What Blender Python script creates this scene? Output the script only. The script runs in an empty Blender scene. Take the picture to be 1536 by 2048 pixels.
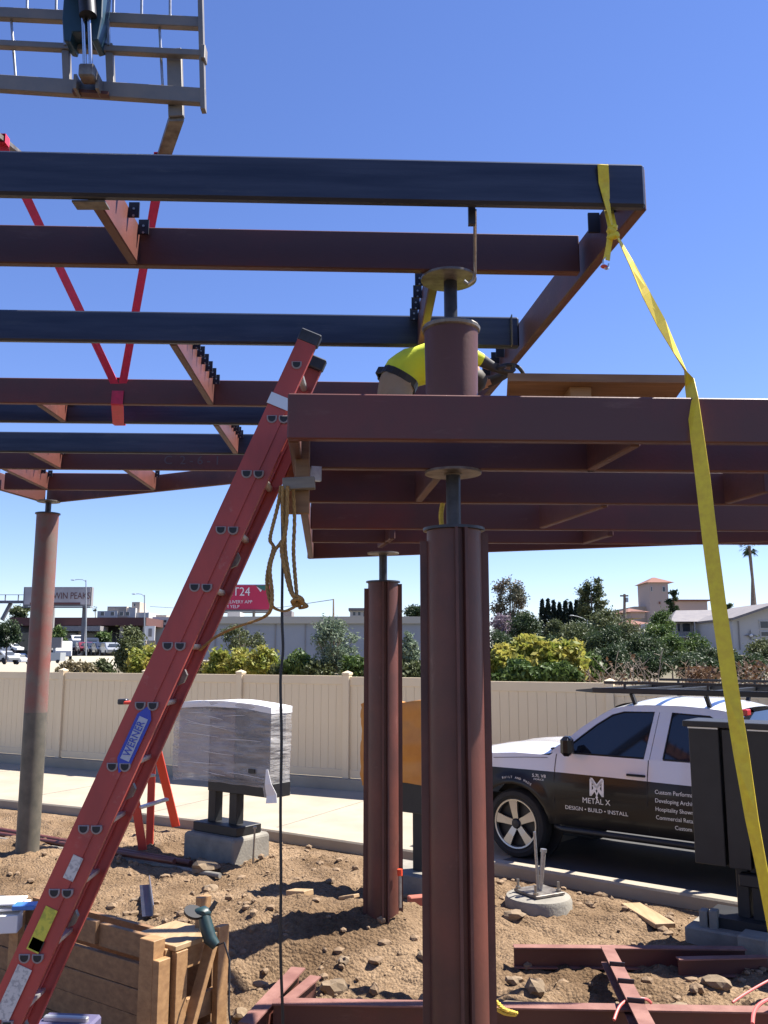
import bpy, bmesh, math, random
from mathutils import Vector, Matrix, noise
random.seed(7)
scn = bpy.context.scene
COL = scn.collection
PI = math.pi

# ---------------------------------------------------------------- camera, sky, sun, exposure
F_PX, EYE = 1771.0, 2.4
PITCH = math.atan(286 / F_PX)
cam_data = bpy.data.cameras.new('camera')
cam_data.sensor_fit = 'VERTICAL'
cam_data.sensor_height = 24.0
cam_data.lens = 24.0 * F_PX / 2048
cam_data.clip_start = 0.05
cam_data.clip_end = 4000
cam = bpy.data.objects.new('camera', cam_data)
cam.location = (0, 0, EYE)
cam.rotation_euler = (PI / 2 + PITCH, 0, 0)
COL.objects.link(cam)
scn.camera = cam

SUN_AZ, SUN_EL = math.radians(72), math.radians(56)      # azimuth measured from +Y towards +X
world = bpy.data.worlds.new('World')
scn.world = world
world.use_nodes = True
wn = world.node_tree
wn.nodes.clear()
sky = wn.nodes.new('ShaderNodeTexSky')
sky.sky_type = 'NISHITA'
sky.sun_disc = False
sky.sun_elevation = SUN_EL
sky.sun_rotation = SUN_AZ
sky.altitude = 50
sky.air_density = 1.0
sky.dust_density = 0.0
sky.ozone_density = 4.0
bg = wn.nodes.new('ShaderNodeBackground')
bg.inputs['Strength'].default_value = 0.065
wo = wn.nodes.new('ShaderNodeOutputWorld')
hs = wn.nodes.new('ShaderNodeHueSaturation')
hs.inputs['Saturation'].default_value = 1.07
hs.inputs['Hue'].default_value = 0.506
wn.links.new(sky.outputs[0], hs.inputs['Color'])
tint = wn.nodes.new('ShaderNodeMix')
tint.data_type = 'RGBA'
tint.blend_type = 'MULTIPLY'
tint.inputs[0].default_value = 1.0
tint.inputs[7].default_value = (0.96, 0.93, 1.12, 1)
wn.links.new(hs.outputs[0], tint.inputs[6])
wn.links.new(tint.outputs[2], bg.inputs[0])
wn.links.new(bg.outputs[0], wo.inputs[0])

sun_data = bpy.data.lights.new('sun', 'SUN')
sun_data.energy = 5.0
sun_data.angle = math.radians(0.53)
sun_data.color = (1.0, 0.95, 0.87)
sun = bpy.data.objects.new('sun', sun_data)
sd = Vector((math.sin(SUN_AZ) * math.cos(SUN_EL), math.cos(SUN_AZ) * math.cos(SUN_EL), math.sin(SUN_EL)))
sun.rotation_euler = (-sd).to_track_quat('-Z', 'Y').to_euler()
sun.location = sd * 60
COL.objects.link(sun)
scn.view_settings.view_transform = 'Standard'
scn.view_settings.look = 'None'
scn.view_settings.exposure = 1.45
scn.view_settings.gamma = 1.0

# ---------------------------------------------------------------- helpers
def ray(px, py):
    x = (px - 768) / F_PX; y = (1024 - py) / F_PX
    c, s = math.cos(PITCH), math.sin(PITCH)
    return Vector((x, c - y * s, s + y * c))
def at(px, py, Y):
    d = ray(px, py); return Vector((0, 0, EYE)) + d * (Y / d.y)
def atz(px, py, z):
    d = ray(px, py); return Vector((0, 0, EYE)) + d * ((z - EYE) / d.z)
V = Vector

class MB:
    """collects geometry that becomes ONE mesh object"""
    def __init__(s): s.v = []; s.f = []; s.mi = []
    def add(s, vs, fs, m=0):
        b = len(s.v); s.v += [tuple(p) for p in vs]
        s.f += [tuple(i + b for i in q) for q in fs]; s.mi += [m] * len(fs)
        return s
    def box(s, c, size, rz=0, M=None, m=0):
        sx, sy, sz = [k / 2 for k in size]
        vs = [V((x, y, z)) for x in (-sx, sx) for y in (-sy, sy) for z in (-sz, sz)]
        R = M if M is not None else Matrix.Rotation(rz, 3, 'Z')
        vs = [R @ p + V(c) for p in vs]
        return s.add(vs, [(0, 1, 3, 2), (4, 6, 7, 5), (0, 4, 5, 1), (2, 3, 7, 6), (0, 2, 6, 4), (1, 5, 7, 3)], m)
    def bar(s, p0, p1, w, h, up=(0, 0, 1), m=0):
        """rectangular bar p0->p1; w across, h along up"""
        p0, p1 = V(p0), V(p1); d = (p1 - p0).normalized(); side = d.cross(V(up)).normalized(); u = side.cross(d)
        vs = []
        for p in (p0, p1):
            for a, b in ((-1, -1), (1, -1), (1, 1), (-1, 1)): vs.append(p + side * (a * w / 2) + u * (b * h / 2))
        return s.add(vs, [(3, 2, 1, 0), (4, 5, 6, 7), (0, 1, 5, 4), (1, 2, 6, 5), (2, 3, 7, 6), (3, 0, 4, 7)], m)
    def cyl(s, p0, p1, r0, r1=None, n=16, caps=True, m=0):
        r1 = r0 if r1 is None else r1
        p0, p1 = V(p0), V(p1); d = (p1 - p0).normalized()
        a = d.cross(V((0, 0, 1)) if abs(d.z) < .9 else V((1, 0, 0))).normalized(); b = d.cross(a)
        vs = [p + (a * math.cos(2 * PI * i / n) + b * math.sin(2 * PI * i / n)) * r for p, r in ((p0, r0), (p1, r1)) for i in range(n)]
        fs = [(i, (i + 1) % n, n + (i + 1) % n, n + i) for i in range(n)]
        if caps: fs += [tuple(range(n - 1, -1, -1)), tuple(range(n, 2 * n))]
        return s.add(vs, fs, m)
    def tube(s, pts, r, n=8, m=0, flat=None):
        """tube along a path; r number or list; flat=(w,h,up) makes a rectangular strap"""
        pts = [V(p) for p in pts]; k = len(pts); vs = []
        prev = None
        for i, p in enumerate(pts):
            d = (pts[min(i + 1, k - 1)] - pts[max(i - 1, 0)]).normalized()
            if prev is None: a = d.cross(V((0, 0, 1)) if abs(d.z) < .9 else V((1, 0, 0))).normalized()
            else: a = (prev - d * prev.dot(d)).normalized()
            prev = a; b = d.cross(a); rr = r[i] if isinstance(r, (list, tuple)) else r
            for j in range(n):
                t = 2 * PI * j / n
                vs.append(p + (a * math.cos(t) + b * math.sin(t)) * rr)
        fs = [(i * n + j, i * n + (j + 1) % n, (i + 1) * n + (j + 1) % n, (i + 1) * n + j) for i in range(k - 1) for j in range(n)]
        fs += [tuple(range(n - 1, -1, -1)), tuple(range((k - 1) * n, k * n))]
        return s.add(vs, fs, m)
    def ribbon(s, pts, sides, w, t=.003, m=0):
        """flat webbing along pts; sides = width direction per point; w number or list"""
        vs = []; k = len(pts)
        for i in range(k):
            p = V(pts[i]); d = (V(pts[min(i + 1, k - 1)]) - V(pts[max(i - 1, 0)])).normalized()
            sdv = V(sides[i]) if isinstance(sides, list) else V(sides)
            sdv = (sdv - d * sdv.dot(d)).normalized(); nn = d.cross(sdv).normalized(); ww = w[i] if isinstance(w, list) else w
            for a, b in ((-1, -1), (1, -1), (1, 1), (-1, 1)): vs.append(p + sdv * (a * ww / 2) + nn * (b * t / 2))
        fs = [(i * 4 + j, i * 4 + (j + 1) % 4, i * 4 + 4 + (j + 1) % 4, i * 4 + 4 + j) for i in range(k - 1) for j in range(4)]
        fs += [(3, 2, 1, 0), tuple((k - 1) * 4 + j for j in range(4))]
        return s.add(vs, fs, m)
    def prism(s, poly, o, ux, uy, depth, m=0):
        """2-D polygon in plane (ux,uy) at o, extruded by vector depth"""
        o, ux, uy, dp = V(o), V(ux), V(uy), V(depth); n = len(poly)
        a = [o + ux * x + uy * y for x, y in poly]; b = [p + dp for p in a]
        fs = [tuple(range(n - 1, -1, -1)), tuple(range(n, 2 * n))] + [(i, (i + 1) % n, n + (i + 1) % n, n + i) for i in range(n)]
        return s.add(a + b, fs, m)
    def lathe(s, prof, c=(0, 0, 0), n=24, m=0):
        c = V(c); k = len(prof)
        vs = [c + V((r * math.cos(2 * PI * j / n), r * math.sin(2 * PI * j / n), z)) for r, z in prof for j in range(n)]
        fs = [(i * n + j, i * n + (j + 1) % n, (i + 1) * n + (j + 1) % n, (i + 1) * n + j) for i in range(k - 1) for j in range(n)]
        fs += [tuple(range(n - 1, -1, -1)), tuple(range((k - 1) * n, k * n))]
        return s.add(vs, fs, m)
    def grid(s, rows, m=0):
        b = len(s.v); k = len(rows[0])
        for r in rows: s.v += [tuple(p) for p in r]
        for i in range(len(rows) - 1):
            for j in range(k - 1):
                s.f.append((b + i * k + j, b + i * k + j + 1, b + (i + 1) * k + j + 1, b + (i + 1) * k + j)); s.mi.append(m)
        return s
    def blob(s, c, r, sq=(1, 1, 1), rough=.25, sub=1, seed=0, m=0):
        bm = bmesh.new(); bmesh.ops.create_icosphere(bm, subdivisions=sub, radius=1)
        off = V((seed * 3.7, seed * 1.3, seed * 2.1)); c = V(c)
        vs = [c + V((q.co.x * sq[0], q.co.y * sq[1], q.co.z * sq[2])) * r * (1 + rough * noise.noise(q.co * 1.4 + off)) for q in bm.verts]
        bm.verts.ensure_lookup_table(); fs = [tuple(x.index for x in q.verts) for q in bm.faces]; bm.free()
        return s.add(vs, fs, m)
    def build(s, name, mat, parent=None, smooth=False, bevel=0, mats=None):
        me = bpy.data.meshes.new(name); me.from_pydata(s.v, [], s.f)
        for mm in (mats or [mat]): me.materials.append(M[mm] if isinstance(mm, str) else mm)
        if mats: me.polygons.foreach_set('material_index', s.mi)
        me.validate(); me.update()
        bm = bmesh.new(); bm.from_mesh(me); bmesh.ops.recalc_face_normals(bm, faces=bm.faces)
        if bevel:
            es = [e for e in bm.edges if len(e.link_faces) == 2 and e.calc_face_angle(0) > .5]
            bmesh.ops.bevel(bm, geom=es, offset=bevel, segments=1, affect='EDGES', profile=.5)
        bm.to_mesh(me); bm.free()
        if smooth:
            for p in me.polygons: p.use_smooth = True
            try: me.set_sharp_from_angle(angle=math.radians(40))
            except Exception: pass
        o = bpy.data.objects.new(name, me); COL.objects.link(o)
        if parent is not None:
            o.parent = parent; o.matrix_parent_inverse = parent.matrix_basis.inverted()
        return o

def tag(o, label, cat, group=None, kind=None):
    o['label'] = label; o['category'] = cat
    if group: o['group'] = group
    o['kind'] = kind or 'thing'
    return o
def thing(name, label, cat, loc=(0, 0, 0), group=None):
    o = bpy.data.objects.new(name, None); o.empty_display_size = .2; o.location = loc
    o.matrix_basis = Matrix.Translation(V(loc)); COL.objects.link(o)
    return tag(o, label, cat, group)
def struct(o): o['kind'] = 'structure'; return o
def dup(root, name, loc, label, group=None, rz=None, scale=None):
    """copy of a thing, its parts and sub-parts"""
    r = root.copy(); COL.objects.link(r); r.location = loc; r['label'] = label
    if rz is not None: r.rotation_euler = (0, 0, rz)
    if scale: r.scale = (scale,) * 3
    if group: r['group'] = group
    for ch in list(root.children):
        c = ch.copy(); COL.objects.link(c); c.parent = r
        for g in list(ch.children):
            d = g.copy(); COL.objects.link(d); d.parent = c
    return r
def text(name, body, size, o, ux, uy, mat, parent, align='CENTER', ext=.001, sx=1.0):
    """flat lettering: o = anchor point, ux = reading direction, uy = up"""
    cu = bpy.data.curves.new(name, 'FONT'); cu.body = body; cu.size = size; cu.align_x = align; cu.align_y = 'CENTER'; cu.extrude = ext; cu.resolution_u = 3
    t = bpy.data.objects.new(name, cu); COL.objects.link(t)
    ux, uy = V(ux).normalized(), V(uy).normalized(); n = ux.cross(uy).normalized(); uy = n.cross(ux)
    bpy.context.view_layer.update()
    me = bpy.data.meshes.new_from_object(t.evaluated_get(bpy.context.evaluated_depsgraph_get()))
    bpy.data.objects.remove(t)
    R = Matrix((ux * sx, uy, n)).transposed().to_4x4(); R.translation = V(o)
    me.transform(R); me.materials.clear(); me.materials.append(M[mat])
    ob = bpy.data.objects.new(name, me); COL.objects.link(ob)
    if parent is not None: ob.parent = parent; ob.matrix_parent_inverse = parent.matrix_basis.inverted()
    return ob

# ---------------------------------------------------------------- materials
M = {}
def mat(name, col, rough=.6, metal=0, col2=None, scale=8, detail=4, bump=0, bscale=40, lo=.35, hi=.65, spec=.5, coord='Object', stretch=None, trans=0, alpha=1, coat=0):
    m = bpy.data.materials.new(name); m.use_nodes = True; nt = m.node_tree; b = nt.nodes['Principled BSDF']
    b.inputs['Base Color'].default_value = (*col, 1); b.inputs['Roughness'].default_value = rough
    b.inputs['Metallic'].default_value = metal; b.inputs['Specular IOR Level'].default_value = spec
    if coat: b.inputs['Coat Weight'].default_value = coat; b.inputs['Coat Roughness'].default_value = .05
    if trans: b.inputs['Transmission Weight'].default_value = trans
    if alpha < 1: b.inputs['Alpha'].default_value = alpha
    if col2 or bump:
        tc = nt.nodes.new('ShaderNodeTexCoord'); mp = nt.nodes.new('ShaderNodeMapping'); nt.links.new(tc.outputs[coord], mp.inputs[0])
        if stretch: mp.inputs['Scale'].default_value = stretch
    if col2:
        n = nt.nodes.new('ShaderNodeTexNoise'); n.inputs['Scale'].default_value = scale; n.inputs['Detail'].default_value = detail; n.inputs['Roughness'].default_value = .6
        r = nt.nodes.new('ShaderNodeMapRange'); r.inputs[1].default_value = lo; r.inputs[2].default_value = hi
        x = nt.nodes.new('ShaderNodeMix'); x.data_type = 'RGBA'; x.inputs[6].default_value = (*col, 1); x.inputs[7].default_value = (*col2, 1)
        nt.links.new(mp.outputs[0], n.inputs['Vector']); nt.links.new(n.outputs['Fac'], r.inputs[0]); nt.links.new(r.outputs[0], x.inputs[0]); nt.links.new(x.outputs[2], b.inputs['Base Color'])
    if bump:
        n2 = nt.nodes.new('ShaderNodeTexNoise'); n2.inputs['Scale'].default_value = bscale; n2.inputs['Detail'].default_value = 5
        bu = nt.nodes.new('ShaderNodeBump'); bu.inputs['Strength'].default_value = bump; bu.inputs['Distance'].default_value = .02
        nt.links.new(mp.outputs[0], n2.inputs['Vector']); nt.links.new(n2.outputs['Fac'], bu.inputs['Height']); nt.links.new(bu.outputs[0], b.inputs['Normal'])
    M[name] = m; return m

mat('primer', (.086, .027, .020), .5, col2=(.145, .026, .020), scale=1.3, detail=8, lo=.5, hi=.75, bump=.05, bscale=60)
mat('primer_worn', (.11, .040, .030), .55, col2=(.062, .024, .020), scale=3, bump=.08, bscale=50, lo=.4, hi=.7)
mat('primer_bright', (.125, .036, .024), .5, col2=(.070, .024, .018), scale=2.2, detail=8, bump=.05)
mat('primer_sunlit', (.24, .115, .09), .75, col2=(.16, .065, .05), scale=5, bump=.1)  # paler primer copy for loose beam flanges, sunlight painted into the colour
mat('mill_steel', (.030, .036, .055), .38, .55, col2=(.055, .06, .08), scale=3, stretch=(.4, 3, 6), bump=.04, bscale=30)
mat('pipe_steel', (.025, .028, .035), .4, .4, col2=(.05, .05, .06), scale=14)
mat('plate_steel', (.12, .10, .09), .5, .5, col2=(.24, .22, .19), scale=14)
mat('dark_clip', (.018, .016, .022), .5, .3)
mat('chalk', (.11, .085, .085), .9)
mat('galv', (.42, .43, .44), .35, .8, col2=(.3, .3, .32), scale=30)
mat('chrome', (.75, .74, .72), .18, 1.0)
mat('bolt_steel', (.30, .28, .25), .4, .8)
mat('tube_base', (.19, .065, .05), .6, col2=(.14, .11, .09), scale=4, bump=.05)
mat('column_dirty', (.08, .075, .06), .6, .2, col2=(.13, .115, .09), scale=6, bump=.06)
mat('fence_vinyl', (.66, .535, .355), .5, col2=(.57, .46, .31), scale=1.1, detail=8, lo=.45, hi=.8, stretch=(1, 1, .35))
mat('concrete', (.34, .295, .225), .9, col2=(.285, .245, .185), scale=1.2, bump=.12, bscale=60)
mat('concrete_grey', (.25, .23, .19), .9, col2=(.18, .165, .14), scale=5, bump=.25, bscale=40)
mat('asphalt', (.045, .045, .048), .85, col2=(.06, .058, .058), scale=3, bump=.2, bscale=150)
mat('wood', (.36, .205, .09), .65, col2=(.26, .14, .06), scale=2.5, stretch=(1, 12, 12), bump=.08, bscale=20)
mat('wood_pale', (.38, .26, .14), .65, col2=(.30, .19, .095), scale=2.5, stretch=(12, 1, 12), bump=.06, bscale=20)
mat('wood_dark', (.25, .14, .065), .7, col2=(.17, .09, .042), scale=2.5, stretch=(1, 12, 12), bump=.08, bscale=20)
mat('plywood', (.28, .155, .075), .7, col2=(.19, .10, .048), scale=3, stretch=(1, 6, 6), bump=.04)
mat('wood_grey', (.22, .20, .17), .75, col2=(.15, .14, .12), scale=4, stretch=(1, 10, 10))
mat('rung_grey', (.26, .22, .22), .5)
mat('ladder_red', (.44, .06, .05), .5, col2=(.30, .047, .042), scale=4, stretch=(1, 1, .4), detail=8, bump=.04, bscale=80)
mat('ladder_dark', (.20, .03, .045), .55)
mat('step_orange', (.55, .05, .028), .5)
mat('alu', (.58, .57, .55), .4, .7)
mat('rubber', (.02, .02, .022), .7)
mat('black_hole', (.012, .014, .018), .6)
mat('badge_blue', (.02, .05, .38), .4)
mat('badge_white', (.40, .43, .50), .5)
mat('sticker', (.55, .53, .50), .6, col2=(.35, .34, .33), scale=60, lo=.5, hi=.6)
mat('sticker_yellow', (.55, .50, .06), .5, col2=(.35, .36, .05), scale=40, lo=.45, hi=.6)
mat('black_paint', (.009, .009, .010), .5, col2=(.014, .014, .015), scale=6)
mat('truck_black', (.008, .008, .010), .28, spec=.3, coat=.12)
mat('truck_white', (.68, .68, .70), .25, coat=.8)
mat('truck_trim', (.015, .015, .017), .5)
mat('gasket', (.012, .012, .014), .7)
mat('glass', (.012, .014, .018), .04, spec=.9)
mat('decal', (.80, .80, .78), .5)
mat('tyre', (.018, .018, .019), .8, bump=.1)
mat('rim_alloy', (.42, .40, .38), .32, .8)
mat('red_lamp', (.45, .02, .02), .25)
mat('strap_yellow', (.80, .62, .03), .55, col2=(.70, .50, .03), scale=30)
mat('strap_red', (.62, .02, .07), .55, col2=(.5, .02, .06), scale=30)
mat('rope', (.40, .24, .075), .85, col2=(.27, .15, .05), scale=60, bump=.4, bscale=120)
mat('rope_yellow', (.75, .52, .06), .8, col2=(.6, .38, .05), scale=80, bump=.4, bscale=120)
mat('cable_black', (.012, .012, .014), .55)
mat('cord_red', (.5, .10, .09), .5)
mat('tele_steel', (.17, .165, .16), .5, .35, col2=(.24, .21, .18), scale=4)
mat('tele_blue', (.012, .045, .075), .4, .1, col2=(.02, .06, .09), scale=4)
mat('hivis', (.72, .80, .04), .8, col2=(.62, .70, .05), scale=8, bump=.2, bscale=14)
mat('khaki', (.34, .26, .17), .85, col2=(.26, .19, .12), scale=7, bump=.35, bscale=12)
mat('skin', (.45, .25, .17), .6)
mat('glove', (.03, .03, .035), .7)
mat('hair', (.02, .014, .01), .7)
mat('tarp_orange', (.62, .27, .045), .55, col2=(.52, .21, .035), scale=4, bump=.25, bscale=6)
mat('wrap', (.60, .575, .55), .16, col2=(.53, .505, .485), scale=2.0, lo=.4, hi=.6, bump=1.0, bscale=5, stretch=(1, 1, 5))
def wrap_alpha():
    nt = M['wrap'].node_tree; b = nt.nodes['Principled BSDF']; tc = nt.nodes.new('ShaderNodeTexCoord'); mp = nt.nodes.new('ShaderNodeMapping'); mp.inputs['Scale'].default_value = (1.5, 1.5, 9)
    n = nt.nodes.new('ShaderNodeTexNoise'); n.inputs['Scale'].default_value = 1.6; n.inputs['Detail'].default_value = 5; r = nt.nodes.new('ShaderNodeMapRange'); r.inputs[1].default_value = .35; r.inputs[2].default_value = .7; r.inputs[3].default_value = .24; r.inputs[4].default_value = .58
    nt.links.new(tc.outputs['Object'], mp.inputs[0]); nt.links.new(mp.outputs[0], n.inputs['Vector']); nt.links.new(n.outputs['Fac'], r.inputs[0]); nt.links.new(r.outputs[0], b.inputs['Alpha'])
wrap_alpha()
mat('panel_mauve', (.20, .155, .155), .5); mat('panel_light', (.42, .39, .38), .5); mat('panel_grey', (.045, .045, .05), .5)
mat('wrap_white', (.74, .73, .72), .35, bump=.4, bscale=9)
mat('paper', (.75, .74, .72), .7)
mat('blue_plastic', (.05, .16, .45), .4)
mat('purple_box', (.10, .09, .16), .5)
mat('tool_green', (.008, .026, .028), .45, col2=(.014, .04, .042), scale=20)
mat('orange_cap', (.65, .06, .02), .5)
mat('brick_red', (.30, .09, .06), .85)
mat('clod', (.24, .165, .10), .95, col2=(.17, .113, .066), scale=9, bump=.3, bscale=60)
mat('rock', (.24, .175, .112), .95, col2=(.18, .13, .08), scale=6, bump=.3, bscale=25)
mat('stucco', (.40, .34, .28), .9, col2=(.36, .30, .25), scale=.6)
mat('stucco_pink', (.42, .33, .29), .9)
mat('white_wall', (.44, .43, .42), .9)
mat('roof_tile', (.19, .085, .06), .9)
mat('roof_grey', (.15, .14, .15), .9, col2=(.19, .175, .175), scale=1.5)
mat('grey_wall', (.27, .29, .325), .9, col2=(.31, .325, .35), scale=.3)
mat('cream_roof', (.42, .39, .33), .9)
mat('brown_fascia', (.10, .04, .035), .8)
mat('dark_open', (.03, .03, .035), .6)
mat('window_dark', (.035, .045, .06), .15)
mat('board_face', (.50, .45, .42), .7, col2=(.42, .37, .35), scale=.5)
mat('board_grey', (.22, .21, .21), .7)
mat('board_red', (.52, .02, .07), .6)
mat('board_text', (.16, .06, .05), .7)
mat('board_white', (.75, .72, .70), .6)
mat('board_green', (.03, .15, .12), .6)
mat('pole_grey', (.33, .35, .36), .5, .4)
mat('car_white', (.72, .72, .72), .25, coat=.6)
mat('car_dark', (.03, .035, .05), .25, coat=.6)
mat('car_red', (.16, .025, .03), .25, coat=.6)
mat('car_silver', (.38, .40, .42), .3, .4)
mat('bark', (.17, .12, .085), .9, col2=(.26, .20, .15), scale=6, bump=.3)
mat('bark_white', (.30, .26, .21), .85, col2=(.22, .18, .14), scale=5)
mat('terrain', (.15, .12, .075), .95, col2=(.09, .085, .045), scale=.25, bump=.3, bscale=3)
def leaf_mat(name, a, b, scale=1.2, tr=.25):
    m = mat(name, a, .55, col2=b, scale=scale, detail=6, lo=.4, hi=.6, spec=.3)
    nt = m.node_tree; pb = nt.nodes['Principled BSDF']; tl = nt.nodes.new('ShaderNodeBsdfTranslucent'); mx = nt.nodes.new('ShaderNodeMixShader'); mx.inputs[0].default_value = tr
    src = pb.inputs['Base Color'].links[0].from_socket
    nt.links.new(src, tl.inputs['Color']); nt.links.new(pb.outputs[0], mx.inputs[1]); nt.links.new(tl.outputs[0], mx.inputs[2])
    nt.links.new(mx.outputs[0], nt.nodes['Material Output'].inputs['Surface'])
leaf_mat('leaf_yellow', (.17, .21, .035), (.42, .37, .085), 2.6, .4)
leaf_mat('leaf_green', (.06, .105, .026), (.10, .145, .04), 1.5)
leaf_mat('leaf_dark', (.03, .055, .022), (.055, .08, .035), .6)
leaf_mat('leaf_olive', (.065, .085, .032), (.10, .115, .048), 1.0)
leaf_mat('leaf_grey', (.12, .17, .11), (.19, .23, .15), 2.5)
leaf_mat('leaf_cypress', (.012, .022, .016), (.022, .036, .022), .8, .1)
leaf_mat('leaf_gum', (.09, .095, .06), (.13, .10, .07), .7)
leaf_mat('leaf_dry', (.10, .05, .025), (.15, .095, .055), 2.5)
leaf_mat('leaf_straw', (.15, .125, .06), (.20, .165, .095), 2.0)
leaf_mat('leaf_purple', (.17, .13, .17), (.22, .17, .20), .8)

# dirt: dry sandy soil with pebbles, all colour and fine relief
def dirt_mat():
    m = bpy.data.materials.new('dirt'); m.use_nodes = True; nt = m.node_tree; b = nt.nodes['Principled BSDF']; b.inputs['Roughness'].default_value = .95; b.inputs['Specular IOR Level'].default_value = .15
    tc = nt.nodes.new('ShaderNodeTexCoord')
    n1 = nt.nodes.new('ShaderNodeTexNoise'); n1.inputs['Scale'].default_value = 1.1; n1.inputs['Detail'].default_value = 6
    n2 = nt.nodes.new('ShaderNodeTexNoise'); n2.inputs['Scale'].default_value = 24; n2.inputs['Detail'].default_value = 6; n2.inputs['Roughness'].default_value = .7
    cr = nt.nodes.new('ShaderNodeValToRGB'); e = cr.color_ramp.elements
    e[0].position = .34; e[0].color = (.145, .093, .052, 1); e[1].position = .66; e[1].color = (.30, .208, .128, 1)
    mx = nt.nodes.new('ShaderNodeMix'); mx.data_type = 'RGBA'; mx.blend_type = 'MULTIPLY'; mx.inputs[0].default_value = .7
    cr2 = nt.nodes.new('ShaderNodeValToRGB'); e2 = cr2.color_ramp.elements; e2[0].position = .33; e2[0].color = (.45, .40, .36, 1); e2[1].position = .6; e2[1].color = (1, 1, 1, 1)
    vo = nt.nodes.new('ShaderNodeTexVoronoi'); vo.inputs['Scale'].default_value = 38
    ad = nt.nodes.new('ShaderNodeMath'); ad.operation = 'MULTIPLY_ADD'; ad.inputs[1].default_value = -.6
    bu = nt.nodes.new('ShaderNodeBump'); bu.inputs['Strength'].default_value = .9; bu.inputs['Distance'].default_value = .035
    for n in (n1, n2, vo): nt.links.new(tc.outputs['Object'], n.inputs['Vector'])
    nt.links.new(n1.outputs['Fac'], cr.inputs[0]); nt.links.new(n2.outputs['Fac'], cr2.inputs[0])
    nt.links.new(cr.outputs[0], mx.inputs[6]); nt.links.new(cr2.outputs[0], mx.inputs[7]); nt.links.new(mx.outputs[2], b.inputs['Base Color'])
    nt.links.new(vo.outputs['Distance'], ad.inputs[0]); nt.links.new(n2.outputs['Fac'], ad.inputs[2]); nt.links.new(ad.outputs[0], bu.inputs['Height']); nt.links.new(bu.outputs[0], b.inputs['Normal'])
    M['dirt'] = m
dirt_mat()

def scuff(name, col, lo=.60, hi=.74, fac=.55, scale=7, stretch=(1, 1, 1)):
    """light scratches and dusty marks over a painted metal"""
    nt = M[name].node_tree; b = nt.nodes['Principled BSDF']; src = b.inputs['Base Color'].links[0].from_socket
    tc = nt.nodes.new('ShaderNodeTexCoord'); mp = nt.nodes.new('ShaderNodeMapping'); mp.inputs['Scale'].default_value = stretch; n = nt.nodes.new('ShaderNodeTexNoise'); n.inputs['Scale'].default_value = scale; n.inputs['Detail'].default_value = 12; n.inputs['Roughness'].default_value = .72
    r = nt.nodes.new('ShaderNodeMapRange'); r.inputs[1].default_value = lo; r.inputs[2].default_value = hi; r.inputs[4].default_value = fac
    x = nt.nodes.new('ShaderNodeMix'); x.data_type = 'RGBA'; x.inputs[7].default_value = (*col, 1)
    nt.links.new(tc.outputs['Object'], mp.inputs[0]); nt.links.new(mp.outputs[0], n.inputs['Vector']); nt.links.new(n.outputs['Fac'], r.inputs[0]); nt.links.new(r.outputs[0], x.inputs[0]); nt.links.new(src, x.inputs[6]); nt.links.new(x.outputs[2], b.inputs['Base Color'])
scuff('primer', (.17, .085, .065), stretch=(.35, 1, 1.6)); scuff('primer_worn', (.20, .12, .085)); scuff('primer_bright', (.24, .12, .09), stretch=(1, 1, .4))
scuff('mill_steel', (.10, .095, .095), .58, .72, .6, 5, (.3, 1, 2)); scuff('ladder_red', (.42, .20, .17), .6, .72, .6, 9); scuff('black_paint', (.03, .028, .026), .62, .78, .4, 6); scuff('concrete', (.20, .175, .14), .55, .75, .5, 1.5); scuff('tube_base', (.24, .13, .10), stretch=(1, 1, .4))

# ---------------------------------------------------------------- ground, kerb, pavement, terrain, fence
KERB = [(-14, 18.3), (-9, 15.95), (-6.3, 14.65), (-3.6, 13.35), (-2.06, 12.45), (-.48, 11.37), (1.2, 10.22), (3.45, 8.48), (6, 6.55), (10, 3.5)]
def kerb_y(x):
    for (x0, y0), (x1, y1) in zip(KERB, KERB[1:]):
        if x0 <= x <= x1: return y0 + (y1 - y0) * (x - x0) / (x1 - x0)
    return KERB[0][1] if x < KERB[0][0] else KERB[-1][1]
def g2(x, y, cx, cy, rx, ry, h): return h * math.exp(-((x - cx) / rx) ** 2 - ((y - cy) / ry) ** 2)
def dirt_z(x, y):
    z = .07
    z += g2(x, y, -.55, 8.0, 1.0, .75, .24) + g2(x, y, .15, 7.9, .55, .5, .10) + g2(x, y, -1.9, 8.6, .9, .7, .10) + g2(x, y, -4.2, 11.0, 1.6, .9, .06)
    z += g2(x, y, 1.9, 6.35, 1.2, .5, .07) - g2(x, y, -.2, 6.9, .9, .5, .07) - g2(x, y, .6, 6.3, .8, .35, .04)
    p = V((x, y, 0))
    z += .075 * noise.fractal(p * .8, 1.0, 2.0, 3) + .045 * noise.fractal(p * 3.1 + V((5, 2, 0)), .9, 2.0, 3)
    z += .05 * abs(noise.noise(p * 2.2 + V((7, 1, 3)))) * (.4 + abs(noise.noise(p * .4))) - .03 + .035 * abs(noise.noise(p * 5.5))
    z -= .10 * math.exp(-((y - (7.35 + .45 * math.sin(x * 1.3 + .5))) / .16) ** 2) * (1 if -3 < x < -.1 else 0) * min(1, (x + 3) * 2, (-.1 - x) * 2 if x < -.1 else 0)
    rough = .5 + .5 * noise.noise(p * .55 + V((3, 9, 1)))
    z += (.012 + .034 * max(0, rough)) * noise.fractal(p * 11, .8, 2.1, 3)
    d = (kerb_y(x) - y) * .8
    if d < .5: z = z * (d / .5) + .015 * (1 - d / .5) if d > 0 else .015
    return z
xs = [-8.2 + .052 * i for i in range(276)]
rows = []
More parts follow.
